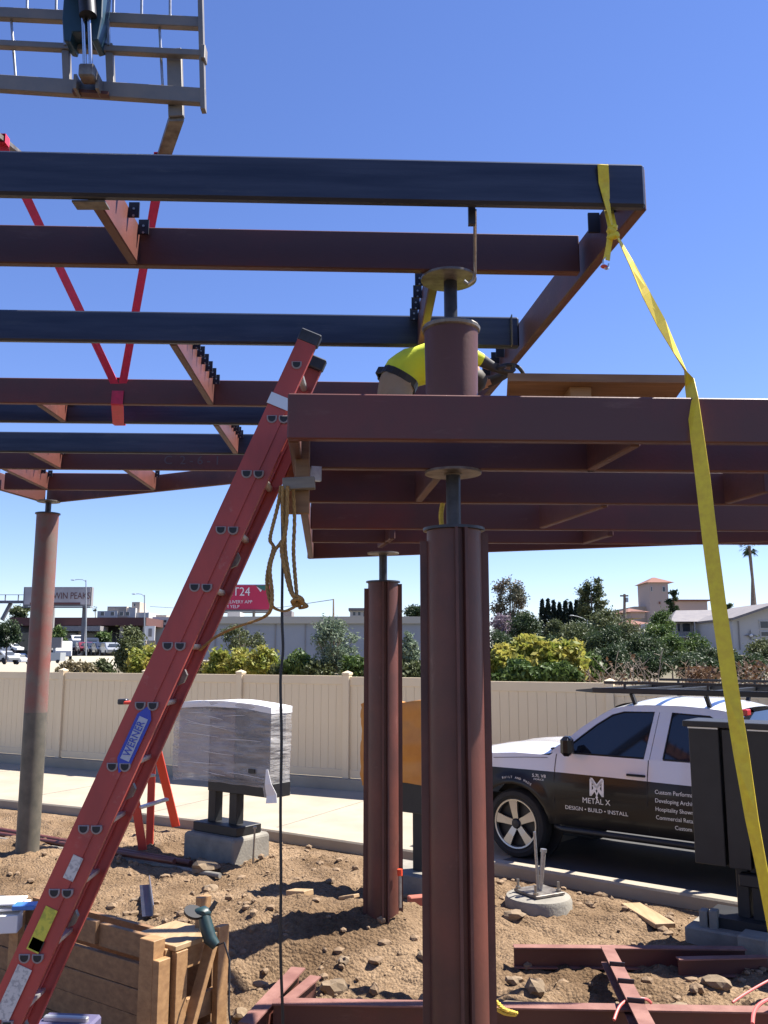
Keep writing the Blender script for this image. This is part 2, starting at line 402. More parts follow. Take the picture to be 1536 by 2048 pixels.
for j in range(216):
    t = j / 215; row = []
    for x in xs:
        ky = kerb_y(x); y = ky + (1.2 - ky) * t ** 1.0
        row.append(V((x, y, dirt_z(x, y))))
    rows.append(row)
struct(MB().grid(rows).build('dirt_ground', 'dirt', smooth=True))
# loose clods and pebbles too many to count
mb = MB(); base = []
bm = bmesh.new(); bmesh.ops.create_icosphere(bm, subdivisions=1, radius=1); bv = [q.co.copy() for q in bm.verts]; bf = [tuple(x.index for x in q.verts) for q in bm.faces]; bm.free()
rc = random.Random(3); n = 0
while n < 2600:
    x = rc.uniform(-4.2, 3.6); y = rc.uniform(4.2, 12.5)
    if y > kerb_y(x) - .12: continue
    if noise.noise(V((x * .9, y * .9, 4))) + rc.uniform(-.45, .45) < .05: continue
    r = .006 + .045 * rc.random() ** 5; z = dirt_z(x, y); o = V((x, y, z + r * .25)); k = rc.uniform(0, 50)
    Rm = Matrix.Rotation(rc.uniform(0, 6), 3, 'Z'); sq = (rc.uniform(.8, 1.4), rc.uniform(.7, 1.1), rc.uniform(.5, .9))
    mb.add([o + Rm @ V((q.x * sq[0], q.y * sq[1], q.z * sq[2])) * r * (1 + .35 * noise.noise(q * 1.7 + V((k, 0, 0)))) for q in bv], bf); n += 1
tag(mb.build('soil_clods', 'clod'), 'loose soil clods and pebbles scattered over the dug dirt', 'soil', kind='stuff')

mb = MB()
nrm = []
for i, (x, y) in enumerate(KERB):
    a = KERB[max(i - 1, 0)]; b = KERB[min(i + 1, len(KERB) - 1)]; d = V((b[0] - a[0], b[1] - a[1], 0)).normalized(); nrm.append(V((-d.y, d.x, 0)))
prof = [(0, -.25), (0, .13), (.015, .15), (.17, .15), (.185, .135), (.19, -.25)]
mb.grid([[V((x, y, 0)) + nrm[i] * a + V((0, 0, z)) for a, z in prof] for i, (x, y) in enumerate(KERB)])
struct(mb.build('kerb', 'concrete'))
FD = V((.888, -.459, 0)); FN = V((-.459, -.888, 0)); F0 = V((-.43, 16.54, 0))
far = [(x, 16.54 - (x + .43) * .5169 + .1) for x in (-20, -12, -7.5, -4.5, -2.2, -.3, 1.8, 4.8, 8, 13)]
struct(MB().grid([[V((x, y, 0)) + nrm[i] * .185 for i, (x, y) in enumerate(KERB)], [V((x, y, 0)) for x, y in far]]).build('pavement', 'concrete'))
pav = bpy.data.objects['pavement']
for x in (-9.5, -6.6, -4.0, -1.9, .2):
    a = V((x, kerb_y(x), .003)) + V((.6, .8, 0)) * .19; b = a + V((.46, .89, 0)) * (3.6 if x > -3 else 4.6)
    MB().bar(a, b, .014, .004).build('slab_joint', 'concrete_grey', pav)
struct(MB().add([(1.05, 10.62, .005), (10.2, 3.75, .005), (14, 9, .005), (4.2, 14.15, .005)], [(0, 1, 2, 3)]).build('asphalt_road', 'asphalt'))
def ter_z(x, y):
    u = x / max(y, 5); d = math.hypot(x, y)
    k = min(max((d - 22) / 60, 0), 1); k = k * k * (3 - 2 * k)
    right = min(max((u - .02) / .25, 0), 1)
    return .1 + k * (.75 + 1.5 * right) + .25 * k * noise.noise(V((x * .03, y * .03, 0))) + max(0, d - 150) * .004
rows = []
for j in range(60):
    dd = .35 * (1.155 ** j - 1) / .155 + .3
    rows.append([(lambda X, Y: V((X, Y, ter_z(X, Y))))(F0.x + FD.x * s * (1 + dd / 40) - FN.x * dd, F0.y + FD.y * s * (1 + dd / 40) - FN.y * dd) for s in [-26 + 1.3 * i for i in range(41)]])
struct(MB().grid(rows).build('terrain', 'terrain', smooth=True))

# cream vinyl fence: posts with caps, rails and single boards
fence = thing('vinyl_fence', 'long cream vinyl privacy fence running behind the pavement', 'fence', tuple(F0))
PS = 2.42; z0 = .2
def ftop(t): return 2.03 - max(0, t) * .018
FR = math.atan2(FD.y, FD.x)
struct(MB().bar(F0 + FD * -22 + V((0, 0, .06)), F0 + FD * 14 + V((0, 0, .06)), .34, .26).build('fence_footing', 'concrete'))
bw = .168
board_me = None
post_me = None
for k in range(-8, 6):
    t0 = -.28 + k * PS
    zt = ftop(t0); c = F0 + FD * t0
    if post_me is None:
        po = MB().box((0, 0, .93), (.13, .13, 1.86)).build('post', 'fence_vinyl', fence, bevel=.006); post_me = po.data
        cp = MB().add([(-.075, -.075, 1.86), (.075, -.075, 1.86), (.075, .075, 1.86), (-.075, .075, 1.86), (-.075, -.075, 1.895), (.075, -.075, 1.895), (.075, .075, 1.895), (-.075, .075, 1.895), (0, 0, 1.935)],
                      [(0, 3, 2, 1), (0, 1, 5, 4), (1, 2, 6, 5), (2, 3, 7, 6), (3, 0, 4, 7), (4, 5, 8), (5, 6, 8), (6, 7, 8), (7, 4, 8)]).build('post_cap', 'fence_vinyl', po); cap_me = cp.data
    else:
        po = bpy.data.objects.new('post', post_me); COL.objects.link(po); po.parent = fence; po.matrix_parent_inverse = fence.matrix_basis.inverted()
        cp = bpy.data.objects.new('post_cap', cap_me); COL.objects.link(cp); cp.parent = po
    po.matrix_basis = Matrix.Translation(c + V((0, 0, z0 - .02 + zt - 2.03))) @ Matrix.Rotation(FR, 4, 'Z')
    a = c + FD * .065; b = F0 + FD * (t0 + PS - .065); zb = ftop(t0 + PS * .5)
    MB().bar(a + V((0, 0, zb - .09)), b + V((0, 0, zb - .09)), .05, .16).build('top_rail', 'fence_vinyl', fence, bevel=.005)
    MB().bar(a + V((0, 0, z0 + .07)), b + V((0, 0, z0 + .07)), .05, .14).build('bottom_rail', 'fence_vinyl', fence, bevel=.005)
    nb = int((PS - .13) / bw + .5); w = (PS - .13) / nb
    for i in range(nb):
        if board_me is None:
            bo = MB().box((0, 0, 0), (w - .003, .024, 1.58)).build('board', 'fence_vinyl', fence, bevel=.003); board_me = bo.data
        else:
            bo = bpy.data.objects.new('board', board_me); COL.objects.link(bo); bo.parent = fence; bo.matrix_parent_inverse = fence.matrix_basis.inverted()
        bo.matrix_basis = Matrix.Translation(a + FD * (w * (i + .5)) + V((0, 0, zb - .17 - .78 + .02))) @ Matrix.Rotation(FR, 4, 'Z')
    # tongue strip closing the joints behind the boards
    MB().bar(a + V((0, 0, zb - .95)) - FN * .012, b + V((0, 0, zb - .95)) - FN * .012, .008, 1.54).build('joint_strip', 'fence_vinyl', fence)

# ---------------------------------------------------------------- steel canopies and columns
BH, BW = .2, .05
up_c = thing('steel_canopy', 'higher steel canopy frame of dark blue and maroon beams slung from red straps', 'canopy', (-1.5, 6, 4.3))
lo_c = thing('steel_canopy', 'lower maroon steel canopy frame on the finned round columns at right', 'canopy', (.6, 5.5, 3.3))
SL = .039
def beam(parent, name, p0, p1, z, mat_, w=BW, h=BH, bev=.006):
    a = V((p0[0], p0[1], z + h / 2)); b = V((p1[0], p1[1], z + h / 2))
    return MB().bar(a, b, w, h).build(name, mat_, parent, bevel=bev)
def left_x(y): return -4.275 - (11.09 - y) * .2194
def right_x(y): return 1.09 - (y - 3.57) * .126
ZU, ZL = 4.3, 3.3
# long beams: y at x=0
LB = [(3.522, 'mill_steel'), (4.19, 'primer'), (5.29, 'mill_steel'), (6.675, 'primer'), (7.24, 'mill_steel'), (8.36, 'mill_steel'), (9.13, 'primer')]
for i, (y, m) in enumerate(LB):
    xl = left_x(y) + .03; xr = right_x(y) - .026
    if i == 0: xr = right_x(y) + .03
    b = beam(up_c, 'beam', (xl, y + xl * SL), (xr, y + xr * SL), ZU, m, bev=.012 if m == 'mill_steel' else .005)
    if m == 'mill_steel': b['label'] = 'dark blue unpainted steel tube'
def back_y(x): return 11.09 - (x + 4.275) * .511
beam(up_c, 'beam', (left_x(10.3) + .03, 10.31 + left_x(10.3) * SL), (-2.7, 10.31 - 2.7 * SL), ZU, 'primer')
beam(up_c, 'edge_beam', (-4.275, 11.09), (.62, back_y(.62)), ZU, 'primer_worn')
beam(up_c, 'edge_beam', (left_x(3.25), 3.25), (-4.30, 11.02), ZU, 'primer')
beam(up_c, 'edge_beam', (1.115, 3.575), (right_x(8.55) + .03, 8.55), ZU, 'primer_worn')
def clips(parent_beam, p0, p1, z, side, n, t0=.12, t1=.95, w=.05, hgt=.075):
    p0, p1 = V((*p0, 0)), V((*p1, 0)); d = (p1 - p0).normalized(); sd_ = V((d.y, -d.x, 0)) * side
    for i in range(n):
        c = p0 + (p1 - p0) * (t0 + (t1 - t0) * i / max(1, n - 1)) + sd_ * (BW / 2 + w / 2 + .001)
        mb = MB(); mb.bar(c - d * .005 + V((0, 0, z + BH - hgt / 2 + .02)), c + d * .005 + V((0, 0, z + BH - hgt / 2 + .02)), w, hgt)
        q = mb.build('clip_plate', 'dark_clip', parent_beam)
        for dz in (.0, .035):
            MB().cyl(c - d * .006 + V((0, 0, z + BH - .05 + dz)), c - d * .010 + V((0, 0, z + BH - .05 + dz)), .006, n=8).build('bolt', 'bolt_steel', parent_beam)
def yb(i, x): return LB[i][0] + x * SL + BW / 2
def cross(x0, x1, ya, yb_, side, n, matn='primer_bright'):
    b = beam(up_c, 'cross_beam', (x0, ya), (x1, yb_), ZU, matn)
    if n: clips(b, (x0, ya), (x1, yb_), ZU, side, n)
    return b
cross(-1.235, -1.235, yb(0, -1.2) + .002, yb(1, -1.2) - BW - .002, 1, 4)
cross(-1.31, -1.335, yb(2, -1.3) + .002, yb(3, -1.3) - BW - .002, 1, 8)
cross(-1.41, -1.42, yb(4, -1.4) + .002, yb(5, -1.4) - BW - .002, 1, 8)
cross(-2.66, -2.65, yb(3, -2.6) + .002, yb(4, -2.6) - BW - .002, 1, 2)
cross(-3.38, -3.36, yb(5, -3.4) + .002, yb(6, -3.4) - BW - .002, 1, 3)
cross(-3.95, -3.93, yb(6, -3.9) + .002, 10.15, 1, 6)
cross(-2.70, -2.69, yb(6, -2.7) + .002, 10.17, 1, 2)
cross(-4.55, -4.52, yb(6, -4.5) + .002, 10.1, 1, 6)
cross(.262, .235, yb(1, .26) + .002, yb(2, .26) - BW - .002, -1, 6, 'primer_worn')
# end plates and clips on the right-hand edge beam
for y in (3.78, 3.98): 
    x = right_x(y); MB().box((x - .030, y, ZU + .15), (.055, .012, .10)).build('clip_plate', 'dark_clip', up_c)
for k in range(6):
    y = 5.75 + .13 * k; x = right_x(y); MB().box((x - .030, y, ZU + .13), (.055, .012, .08)).build('clip_plate', 'dark_clip', up_c)
MB().box((right_x(5.3) - .075, 5.29, ZU + .1), (.006, .07, .195)).build('end_plate', 'plate_steel', up_c)
MB().box((-1.25, 3.52, ZU - .005), (.14, .07, .008)).build('splice_plate', 'plate_steel', up_c)

text('chalk_mark', 'C  2 - 6 - 1', .13, (-2.0, LB[6][0] - 2.0 * SL - .0265, ZU + .1), (1, SL, 0), (0, 0, 1), 'chalk', up_c)
# lower canopy
LL = [(3.676, -.384), (4.27, -.412), (5.24, -.457), (6.37, -.528), (7.15, -.60)]
def lleft(y): return -.384 - (y - 3.66) * .0655
LR = 3.2
for i, (y, x0) in enumerate(LL):
    xl = lleft(y) + (.03 if i else -.025); xr = LR
    beam(lo_c, 'beam', (xl, y + xl * SL), (xr, y + xr * SL), ZL, 'primer')
def lback(x): return 8.33 - (x + .69) * .3365
beam(lo_c, 'edge_beam', (lleft(3.7), 3.7), (-.69, 8.30), ZL, 'primer_worn')
beam(lo_c, 'edge_beam', (-.72, lback(-.72) + .02), (3.3, lback(3.3) + .02), ZL, 'primer')
def lcross(px0, py0, px1, py1, n=0):
    a, b = atz(px0, py0, ZL), atz(px1, py1, ZL); return beam(lo_c, 'cross_beam', (a.x, a.y), (b.x, b.y), ZL, 'primer_worn', w=.045, h=.194)
lcross(1272, 893, 1178, 944); lcross(884, 948, 838, 1004); lcross(1210, 1014, 1084, 1057); lcross(785, 1078, 760, 1096); lcross(1536, 985, 1455, 1008); lcross(1222, 1072, 1165, 1089)
for px, py in ((650, 940), (662, 942)):
    p = atz(px, py, ZL + .1); 
MB().box((-.33, 4.2, ZL - .035), (.05, .03, .07), .3).build('bracket', 'galv', lo_c)

# columns
def fins(o, cx, cy, z0_, z1, r_in, r_out, mt, angs):
    for a, dz in angs:
        c = V((cx, cy, 0)); d = V((math.cos(a), math.sin(a), 0))
        MB().bar(c + d * ((r_in + r_out) / 2) + V((0, 0, z0_)), c + d * ((r_in + r_out) / 2) + V((0, 0, z1 - dz)), r_out - r_in, .014, up=V((-d.y, d.x, 0))).build('fin', mt, o)
def column(cx, cy, zb, zt, zdisc, label, finned, low=None, discr=.14, r=.133):
    o = thing('steel_column', label, 'column', (cx, cy, zb), 'round steel columns')
    zs = low if low else zb
    MB().cyl((cx, cy, zs), (cx, cy, zt), r, n=40).build('shaft', 'primer_bright' if finned else 'tube_base', o, smooth=True)
    if low: MB().cyl((cx, cy, zb), (cx, cy, zs), r, n=40).build('shaft', 'column_dirty', o, smooth=True)['label'] = 'grey dirty unprimed lower length of column'
    MB().cyl((cx, cy, zt + .0005), (cx, cy, zt + .014), r + .018, n=40).build('cap_plate', 'pipe_steel', o, smooth=True)
    MB().cyl((cx, cy, zt + .0145), (cx, cy, zdisc - .0145), .036, n=20).build('pipe', 'pipe_steel', o, smooth=True)
    MB().cyl((cx, cy, zdisc - .014), (cx, cy, zdisc - .002), discr, n=40).build('bearing_disc', 'plate_steel', o, smooth=True)
    for zz, rr_ in ((zt + .016, .036), (zdisc - .016, .036)):
        MB().tube([V((cx + (rr_ + .003) * math.cos(t), cy + (rr_ + .003) * math.sin(t), zz)) for t in [2 * PI * i / 24 for i in range(25)]], .006, 6).build('weld_bead', 'plate_steel', o, smooth=True)
    if finned: fins(o, cx, cy, zb, zt, r - .004, r + .034, 'primer_worn', [(0, .01), (PI, .05), (-PI / 2 + .0, .0), (-PI / 2 + .28, .0), (PI / 2, .0)])
    return o
column(.343, 4.31, -.1, 3.0, ZL, 'large finned maroon round column nearest the camera', True)
column(-.008, 7.83, .05, 3.03, ZL, 'finned maroon round column standing in the dirt mound left of the nearest column', True)
column(-4.19, 10.9, .0, 4.13, ZU, 'plain round column at far left with grey lower half', False, low=1.72)
st = thing('column_stub', 'short maroon drum standing on the lower canopy and carrying the higher one', 'column', (.34, 4.29, 3.5))
MB().cyl((.34, 4.29, 3.502), (.34, 4.29, 4.03), .127, .136, n=40).build('shaft', 'primer', st, smooth=True)
MB().lathe([(.136, 4.012), (.146, 4.02), (.148, 4.034), (.142, 4.042), (.0, 4.043)], (.34, 4.29, 0), 40).build('rim', 'plate_steel', st, smooth=True)
MB().cyl((.34, 4.29, 4.044), (.34, 4.29, ZU - .0145), .034, n=20).build('pipe', 'pipe_steel', st, smooth=True)
MB().cyl((.33, 4.27, ZU - .014), (.33, 4.27, ZU - .002), .142, n=40).build('bearing_disc', 'plate_steel', st, smooth=True)
# hook clamp from the front beam to the disc
cl = thing('bar_clamp', 'grey steel hook clamp hanging from the front beam beside the drum disc', 'clamp', (.41, 3.56, 4.0))
a = at(950, 420, 3.62); b = at(950, 545, 4.08)
MB().tube([a, a * .5 + b * .5, b, b + V((-.005, .02, -.03)), b + V((-.03, .03, -.045)), b + V((-.05, .03, -.03))], .008, 8).build('hook', 'galv', cl, smooth=True)
MB().box(a + V((-.015, 0, -.01)), (.03, .03, .12)).build('jaw', 'pipe_steel', cl)

# ---------------------------------------------------------------- red extension ladder
YL = 4.3; K = YL / 3.9
lad = thing('extension_ladder', 'red fibreglass extension ladder leaning on the lower canopy corner', 'ladder', (-2.15, YL, .1))
L0 = V((-.313 * K, 0, EYE + (3.852 - EYE) * K)); L1 = V((-1.531 * K, 0, EYE + (.986 - EYE) * K))
ld = (L0 - L1).normalized()                       # up along the ladder
ln = V((ld.z, 0, -ld.x))                          # to the right, across the rails
Lfoot = L1 + ld * ((.1 - L1.z) / ld.z)
def lp(s, w, y): return L0 - ld * s + ln * w + V((0, y, 0))   # s down from the top, w across, y depth
total = (L0 - Lfoot).length
def rail(name, s0, s1, wc, wid, y, open_dir, matn):
    """C-channel rail: web faces the outside, flanges point to the other rail"""
    t = .006; fl = .032; h = wid / 2
    prof = [(-h, 0), (h, 0), (h, fl), (h - t, fl), (h - t, t), (-h + t, t), (-h + t, fl), (-h, fl)]
    o = lp(s0, wc, y)
    return MB().prism([(a, b) for a, b in prof], o, ln, V((0, open_dir, 0)), -ld * (s1 - s0)).build(name, matn, lad)
fly_w, base_w = .100, .102
wf, wb = -.028, .029                              # fly section left, base section right (towards the canopy)
GAP = .41
top_b = .42                                       # base section starts lower down
fly_end = total - .22
for y, od, mt in ((YL, 1, 'ladder_red'), (YL + GAP, -1, 'ladder_red')):
    rail('fly_rail', 0, fly_end, wf, .100, y - .008 * od, od, mt)
    rail('base_rail', .40, total, wb, base_w, y, od, mt)
# single-width fly rail end caps
for y in (YL + .014, YL + GAP - .014):
    MB().bar(lp(-.012, wf, y), lp(.055, wf, y), .112, .05, up=(0, 1, 0)).build('end_cap', 'pipe_steel', lad, bevel=.006)
for y, yy in ((YL, 1),):
    pass
s_first = (L0 - V((-.376 * K, 0, EYE + (3.703 - EYE) * K))).length
sp = .3045
def dshape(r, n=10):
    pts = [(r * math.cos(PI + PI * i / n), r * math.sin(PI + PI * i / n) * 1.0) for i in range(n + 1)]
    return pts + [(r, r * .55), (-r, r * .55)]
k = 0
while s_first + sp * k < total - .1:
    s = s_first + sp * k
    for wcen, s_min, s_max, tag_ in ((wf, 0, fly_end, 'f'), (wb - .002, .40, total, 'b')):
        if not (s_min + .03 < s < s_max - .03): continue
        ds = 0 if tag_ == 'f' else -.022
        c = lp(s + ds, wcen, 0)
        rg = MB(); poly = dshape(.0175)
        rg.prism(poly, c + V((0, YL + .003, 0)), V((1, 0, 0)), V((0, 0, 1)), (0, GAP - .006, 0)).build('rung', 'alu', lad)
        # swaged ring and dark hollow end seen on the near rail
        ring = MB(); o1 = dshape(.0255); i1 = dshape(.0185); nn = len(o1)
        yb0 = YL - .0125 - (.001 if tag_ == 'f' else 0)
        vs = [c + V((x, yb0, z)) for x, z in o1] + [c + V((x, yb0 - .002, z)) for x, z in i1] + [c + V((x, YL + .002, z)) for x, z in o1]
        ring.add(vs, [(i, (i + 1) % nn, nn + (i + 1) % nn, nn + i) for i in range(nn)] + [(i, (i + 1) % nn, 2 * nn + (i + 1) % nn, 2 * nn + i) for i in range(nn)])
        ring.build('rung_ring', 'rung_grey', lad)
        MB().prism(dshape(.0183), c + V((0, yb0 - .0005, 0)), V((1, 0, 0)), V((0, 0, 1)), (0, .003, 0)).build('rung_hole', 'black_hole', lad)
    k += 1
# guide bracket at the overlap and rung-lock clips on the shaded side
MB().bar(lp(.36, .0, YL - .014), lp(.42, .0, YL - .014), .168, .006, up=(0, 1, 0)).build('guide_bracket', 'alu', lad)
for s in (1.16, 1.78, 2.36, 2.98, 3.5):
    MB().prism([(0, 0), (.022, .02), (.022, .06), (0, .085)], lp(s, base_w / 2 + wb + .001, YL + .06), ln, -ld, (0, .03, 0)).build('lock_clip', 'plate_steel', lad)
MB().bar(lp(total - .06, wb, YL + .01), lp(total + .02, wb, YL + .01), .12, .06, up=(0, 1, 0)).build('foot', 'rubber', lad)
MB().bar(lp(total - .06, wb, YL + GAP - .01), lp(total + .02, wb, YL + GAP - .01), .12, .06, up=(0, 1, 0)).build('foot', 'rubber', lad)
def lpx(px, py):                                  # point on the near rail face below a photo position
    p = at(px, py, YL); q = p - V((L0.x, YL, L0.z)); return -q.dot(ld), q.dot(ln)
# badge, stickers
sb, wbd = lpx(270, 1477)
bd = MB().prism([(-.165, -.02), (-.10, -.034), (.10, -.034), (.165, -.02), (.175, .02), (.10, .034), (-.10, .034), (-.155, .02)][:0] or [(-.17, 0), (-.11, -.036), (.11, -.036), (.17, 0), (.11, .036), (-.11, .036)], lp(sb, wbd, YL - .0125), ld, ln, (0, .0025, 0)).build('badge', 'badge_blue', lad)
MB().prism([(-.105, -.022), (.105, -.022), (.105, .022), (-.105, .022)], lp(sb, wbd, YL - .0142), ld, ln, (0, .0012, 0)).build('badge_panel', 'badge_white', bd)
text('lettering', 'WERNER', .050, lp(sb, wbd, YL - .0165), ld, -ln, 'badge_blue', bd, sx=.85)
def sticker(px, py, l, w, mt):
    s, ww = lpx(px, py); MB().prism([(-l / 2, -w / 2), (l / 2, -w / 2), (l / 2, w / 2), (-l / 2, w / 2)], lp(s, ww, YL - .0125), ld, ln, (0, .0025, 0)).build('sticker', mt, lad)
sticker(148, 1735, .11, .05, 'sticker'); sticker(86, 1858, .20, .06, 'sticker_yellow'); sticker(28, 1985, .24, .07, 'sticker'); sticker(75, 1888, .05, .06, 'black_paint')

# ---------------------------------------------------------------- telehandler boom end with fork carriage
tel = thing('telehandler_boom', 'blue telehandler boom with grey fork carriage raised above the front beam', 'lifting boom', (-1.9, 5.3, 6.0))
YC = 5.3
def cp(px, py, dy=0): return at(px, py, YC + dy)
def cbar(name, x0, y0, x1, y1, hpx, t, mt, dy=0, par=None):
    a, b = cp(x0, y0, dy), cp(x1, y1, dy); h = hpx * YC / F_PX
    return MB().bar(a, b, t, h).build(name, mt, par or tel, bevel=.004)
cbar('lower_bar', -70, 163, 410, 195, 36, .05, 'tele_steel')
cbar('upper_bar', -70, 25, 402, 48, 26, .05, 'tele_steel', .02)
cbar('fork_shaft', -70, 86, 412, 110, 15, .05, 'tele_steel', -.01)
cbar('top_bar', -70, -72, 400, -45, 24, .05, 'tele_steel', .02)
cbar('side_bar', 400, -60, 407, 222, 0, 0, 'tele_steel') if False else MB().bar(cp(400, -60), cp(407, 222), .03, .06, up=(0, 1, 0)).build('side_bar', 'tele_steel', tel)
MB().box(cp(408, 110, -.02), (.03, .08, .10)).build('shaft_end', 'tele_steel', tel, bevel=.005)
for x0, y0, x1, y1 in ((22, 35, 31, 155), (319, 55, 325, 170), (55, -50, 54, 20), (113, -50, 112, 28), (228, -50, 227, 30), (284, -50, 283, 34), (340, -50, 340, 36)):
    MB().cyl(cp(x0, y0, .03), cp(x1, y1, .03), .009, n=8).build('guard_rod', 'galv', tel, smooth=True)
for x0 in (132, 219):
    MB().bar(cp(x0, 90), cp(x0 + 4, 186), .05, .045, up=(0, 1, 0)).build('head_plate', 'tele_steel', tel, bevel=.004)
    MB().bar(cp(x0 - 3, 40, -.03), cp(x0 - 1, 92, -.03), .016, .03, up=(0, 1, 0)).build('head_pin_plate', 'galv', tel)
bo = MB()
boom_dir = V((-.05, -1, .16)).normalized()
hd = cp(173, 60, -.06)
MB().prism([(-.125, .42), (-.13, .0), (-.11, -.16), (-.07, -.17), (-.06, -.10), (.06, -.10), (.07, -.17), (.11, -.16), (.13, 0), (.125, .42)], hd + V((0, -.09, .02)), (1, 0, .03), (0, 0, 1), (0, .16, 0)).build('boom_head', 'tele_blue', tel, bevel=.006)
MB().bar(hd + V((0, -.02, .34)), hd + V((0, -.02, .34)) + boom_dir * 6.5, .24, .32).build('boom', 'tele_blue', tel, bevel=.01)
MB().cyl(cp(171, -40, -.18), cp(176, 32, -.18), .055, n=16).build('cylinder_barrel', 'pipe_steel', tel, smooth=True)
for dx in (-6, 6): MB().cyl(cp(172 + dx, 30, -.17), cp(176 + dx, 135, -.16), .013, n=12).build('cylinder_rod', 'chrome', tel, smooth=True)
MB().box(cp(177, 148, -.13), (.10, .10, .09)).build('rod_eye', 'plate_steel', tel, bevel=.01)
for dx in (-22, 22): MB().box(cp(177 + dx, 172, -.06), (.02, .10, .10)).build('clevis_plate', 'tele_steel', tel)
MB().bar(cp(147, 185, -.03), cp(218, 190, -.03), .05, .022).build('clevis_base', 'primer_bright', tel)
def fork(px, name='fork', hx=None, tipp=None):
    a = at(px, 100, YC + .06); b = at(px + 4, 236, YC + .06)
    f = MB().bar(a, b, .10, .045, up=(0, 1, 0)).build(name, 'tele_steel', tel, bevel=.005)
    tip = b + V((-.34, .78, -.02))
    if tipp is not None: tip = tipp
    m = MB(); vs = []
    for p, t in ((b + V((0, .0, .0)), .045), (tip, .014)):
        for sx in (-.05, .05):
            vs += [p + V((sx, 0, t / 2)), p + V((sx, 0, -t / 2))]
    m.add(vs, [(0, 1, 3, 2), (4, 6, 7, 5), (0, 4, 5, 1), (2, 3, 7, 6), (0, 2, 6, 4), (1, 5, 7, 3)])
    m.build('tine', 'plate_steel', f)
    return b, tip
fb, ft = fork(349); fb2, ft2 = fork(-62, tipp=at(72, 340, 6.25))
# two red round slings from the tines to the same beams
LP = at(241, 792, 6.62)
def sling(top, label):
    o = thing('lifting_sling', label, 'sling', tuple(top), 'red lifting slings')
    side = V((1, .15, .1))
    pts = [top + V((0, 0, .035)), top, top * .75 + LP * .25, top * .4 + LP * .6, LP + (top - LP) * .04]
    MB().ribbon(pts, [V((1, 0, .2)), V((1, .2, .2)), V((.9, .4, .2)), V((.8, .5, .1)), V((1, 0, .1))], [.085, .075, .062, .06, .06], .008).build('leg', 'strap_red', o)
    w = .058
    c = [top + V((-.056, 0, -.03)), top + V((-.056, 0, .03)), top + V((.056, 0, .03)), top + V((.056, 0, -.03)), top + V((-.056, 0, -.03))]
    MB().ribbon(c, V((0, 1, 0)), .07, .006).build('tine_loop', 'strap_red', o)
    return o
s1 = sling(fb + (ft - fb) * .60, 'red lifting sling hanging from the right-hand fork tine')
s2 = sling(fb2 + (ft2 - fb2) * .40, 'red lifting sling hanging from the fork tine at the left picture edge')
y4, y5 = LB[3][0] + LP.x * SL, LB[4][0] + LP.x * SL
x5 = at(236, 846, y5 - .03).x
MB().ribbon([(LP.x, y4 - .033, LP.z + .01), (LP.x - .004, y4 - .033, ZU + .1), (LP.x - .008, y4 - .033, ZU - .002), (LP.x - .010, y4 - .01, ZU - .008), (x5, y5 - .02, ZU - .008), (x5, y5 + .033, ZU - .006), (x5, y5 + .035, ZU + .206), (x5, y5 - .02, ZU + .208), (LP.x, y4 + .02, ZU + .208), (LP.x, y4 - .033, ZU + .206)], V((1, 0, 0)), .09, .006).build('beam_loop', 'strap_red', s1)

# ---------------------------------------------------------------- yellow ratchet strap
ys = thing('ratchet_strap', 'yellow webbing strap tied to the front beam end and running down to the right', 'strap', (1.0, 3.5, 4.3))
bx = 1206
yf = 3.522 - .035
def on(px, py, Y): return at(px, py, Y)
MB().ribbon([on(1206, 329, 3.60), on(1206, 330, 3.51), on(1208, 365, 3.525), on(1213, 400, 3.53), on(1218, 425, 3.53), on(1224, 452, 3.55)], [V((1, 0, 0))] * 3 + [V((1, .5, 0)), V((.8, .6, 0)), V((.6, .8, 0))], [.046, .046, .046, .034, .026, .022], .003).build('beam_wrap', 'strap_yellow', ys)
MB().ribbon([on(1206, 329, 3.60), on(1212, 395, 3.64), on(1226, 460, 3.58)], V((1, 0, 0)), .04, .003).build('beam_wrap', 'strap_yellow', ys)
kn = MB()
for i, (dx, dy, r) in enumerate(((0, 0, .022), (.012, -.02, .02), (-.008, -.028, .018), (.01, .018, .016))):
    kn.blob(on(1224, 462, 3.55) + V((dx, 0, dy)), r, (1, .8, .9), .5, 2, i)
kn.build('knot', 'strap_yellow', ys, smooth=True)
MB().ribbon([on(1222, 465, 3.55), on(1217, 495, 3.55), on(1213, 520, 3.55)], [V((1, .3, 0)), V((1, .6, 0)), V((1, .2, 0))], .03, .003).build('tail', 'strap_yellow', ys)
hk = on(1212, 522, 3.55)
MB().tube([hk + V((.012 * math.cos(t), 0, -.012 + .024 * math.sin(t))) for t in [PI * .5 + i * PI / 8 for i in range(13)]], .005, 8).build('hook', 'chrome', ys, smooth=True)
MB().blob(on(1208, 533, 3.55), .013, (1.2, .7, .7), .2, 2, 3).build('hook_tip', 'orange_cap', ys)
pts = []; wd = []; sdv = []
ctrl = [((1232, 468, 3.55), .024), ((1262, 525, 3.60), .034), ((1292, 588, 3.65), .043), ((1322, 645, 3.70), .046), ((1350, 700, 3.75), .034), ((1371, 742, 3.80), .016), ((1379, 766, 3.80), .018), ((1385, 800, 3.70), .026), ((1394, 870, 3.66), .036), ((1406, 960, 3.64), .046), ((1420, 1080, 3.62), .05), ((1437, 1210, 3.60), .05), ((1459, 1360, 3.58), .05), ((1483, 1510, 3.56), .042), ((1504, 1640, 3.54), .026), ((1524, 1740, 3.52), .018), ((1548, 1860, 3.5), .022), ((1600, 2120, 3.46), .045), ((1672, 2480, 3.42), .05)]
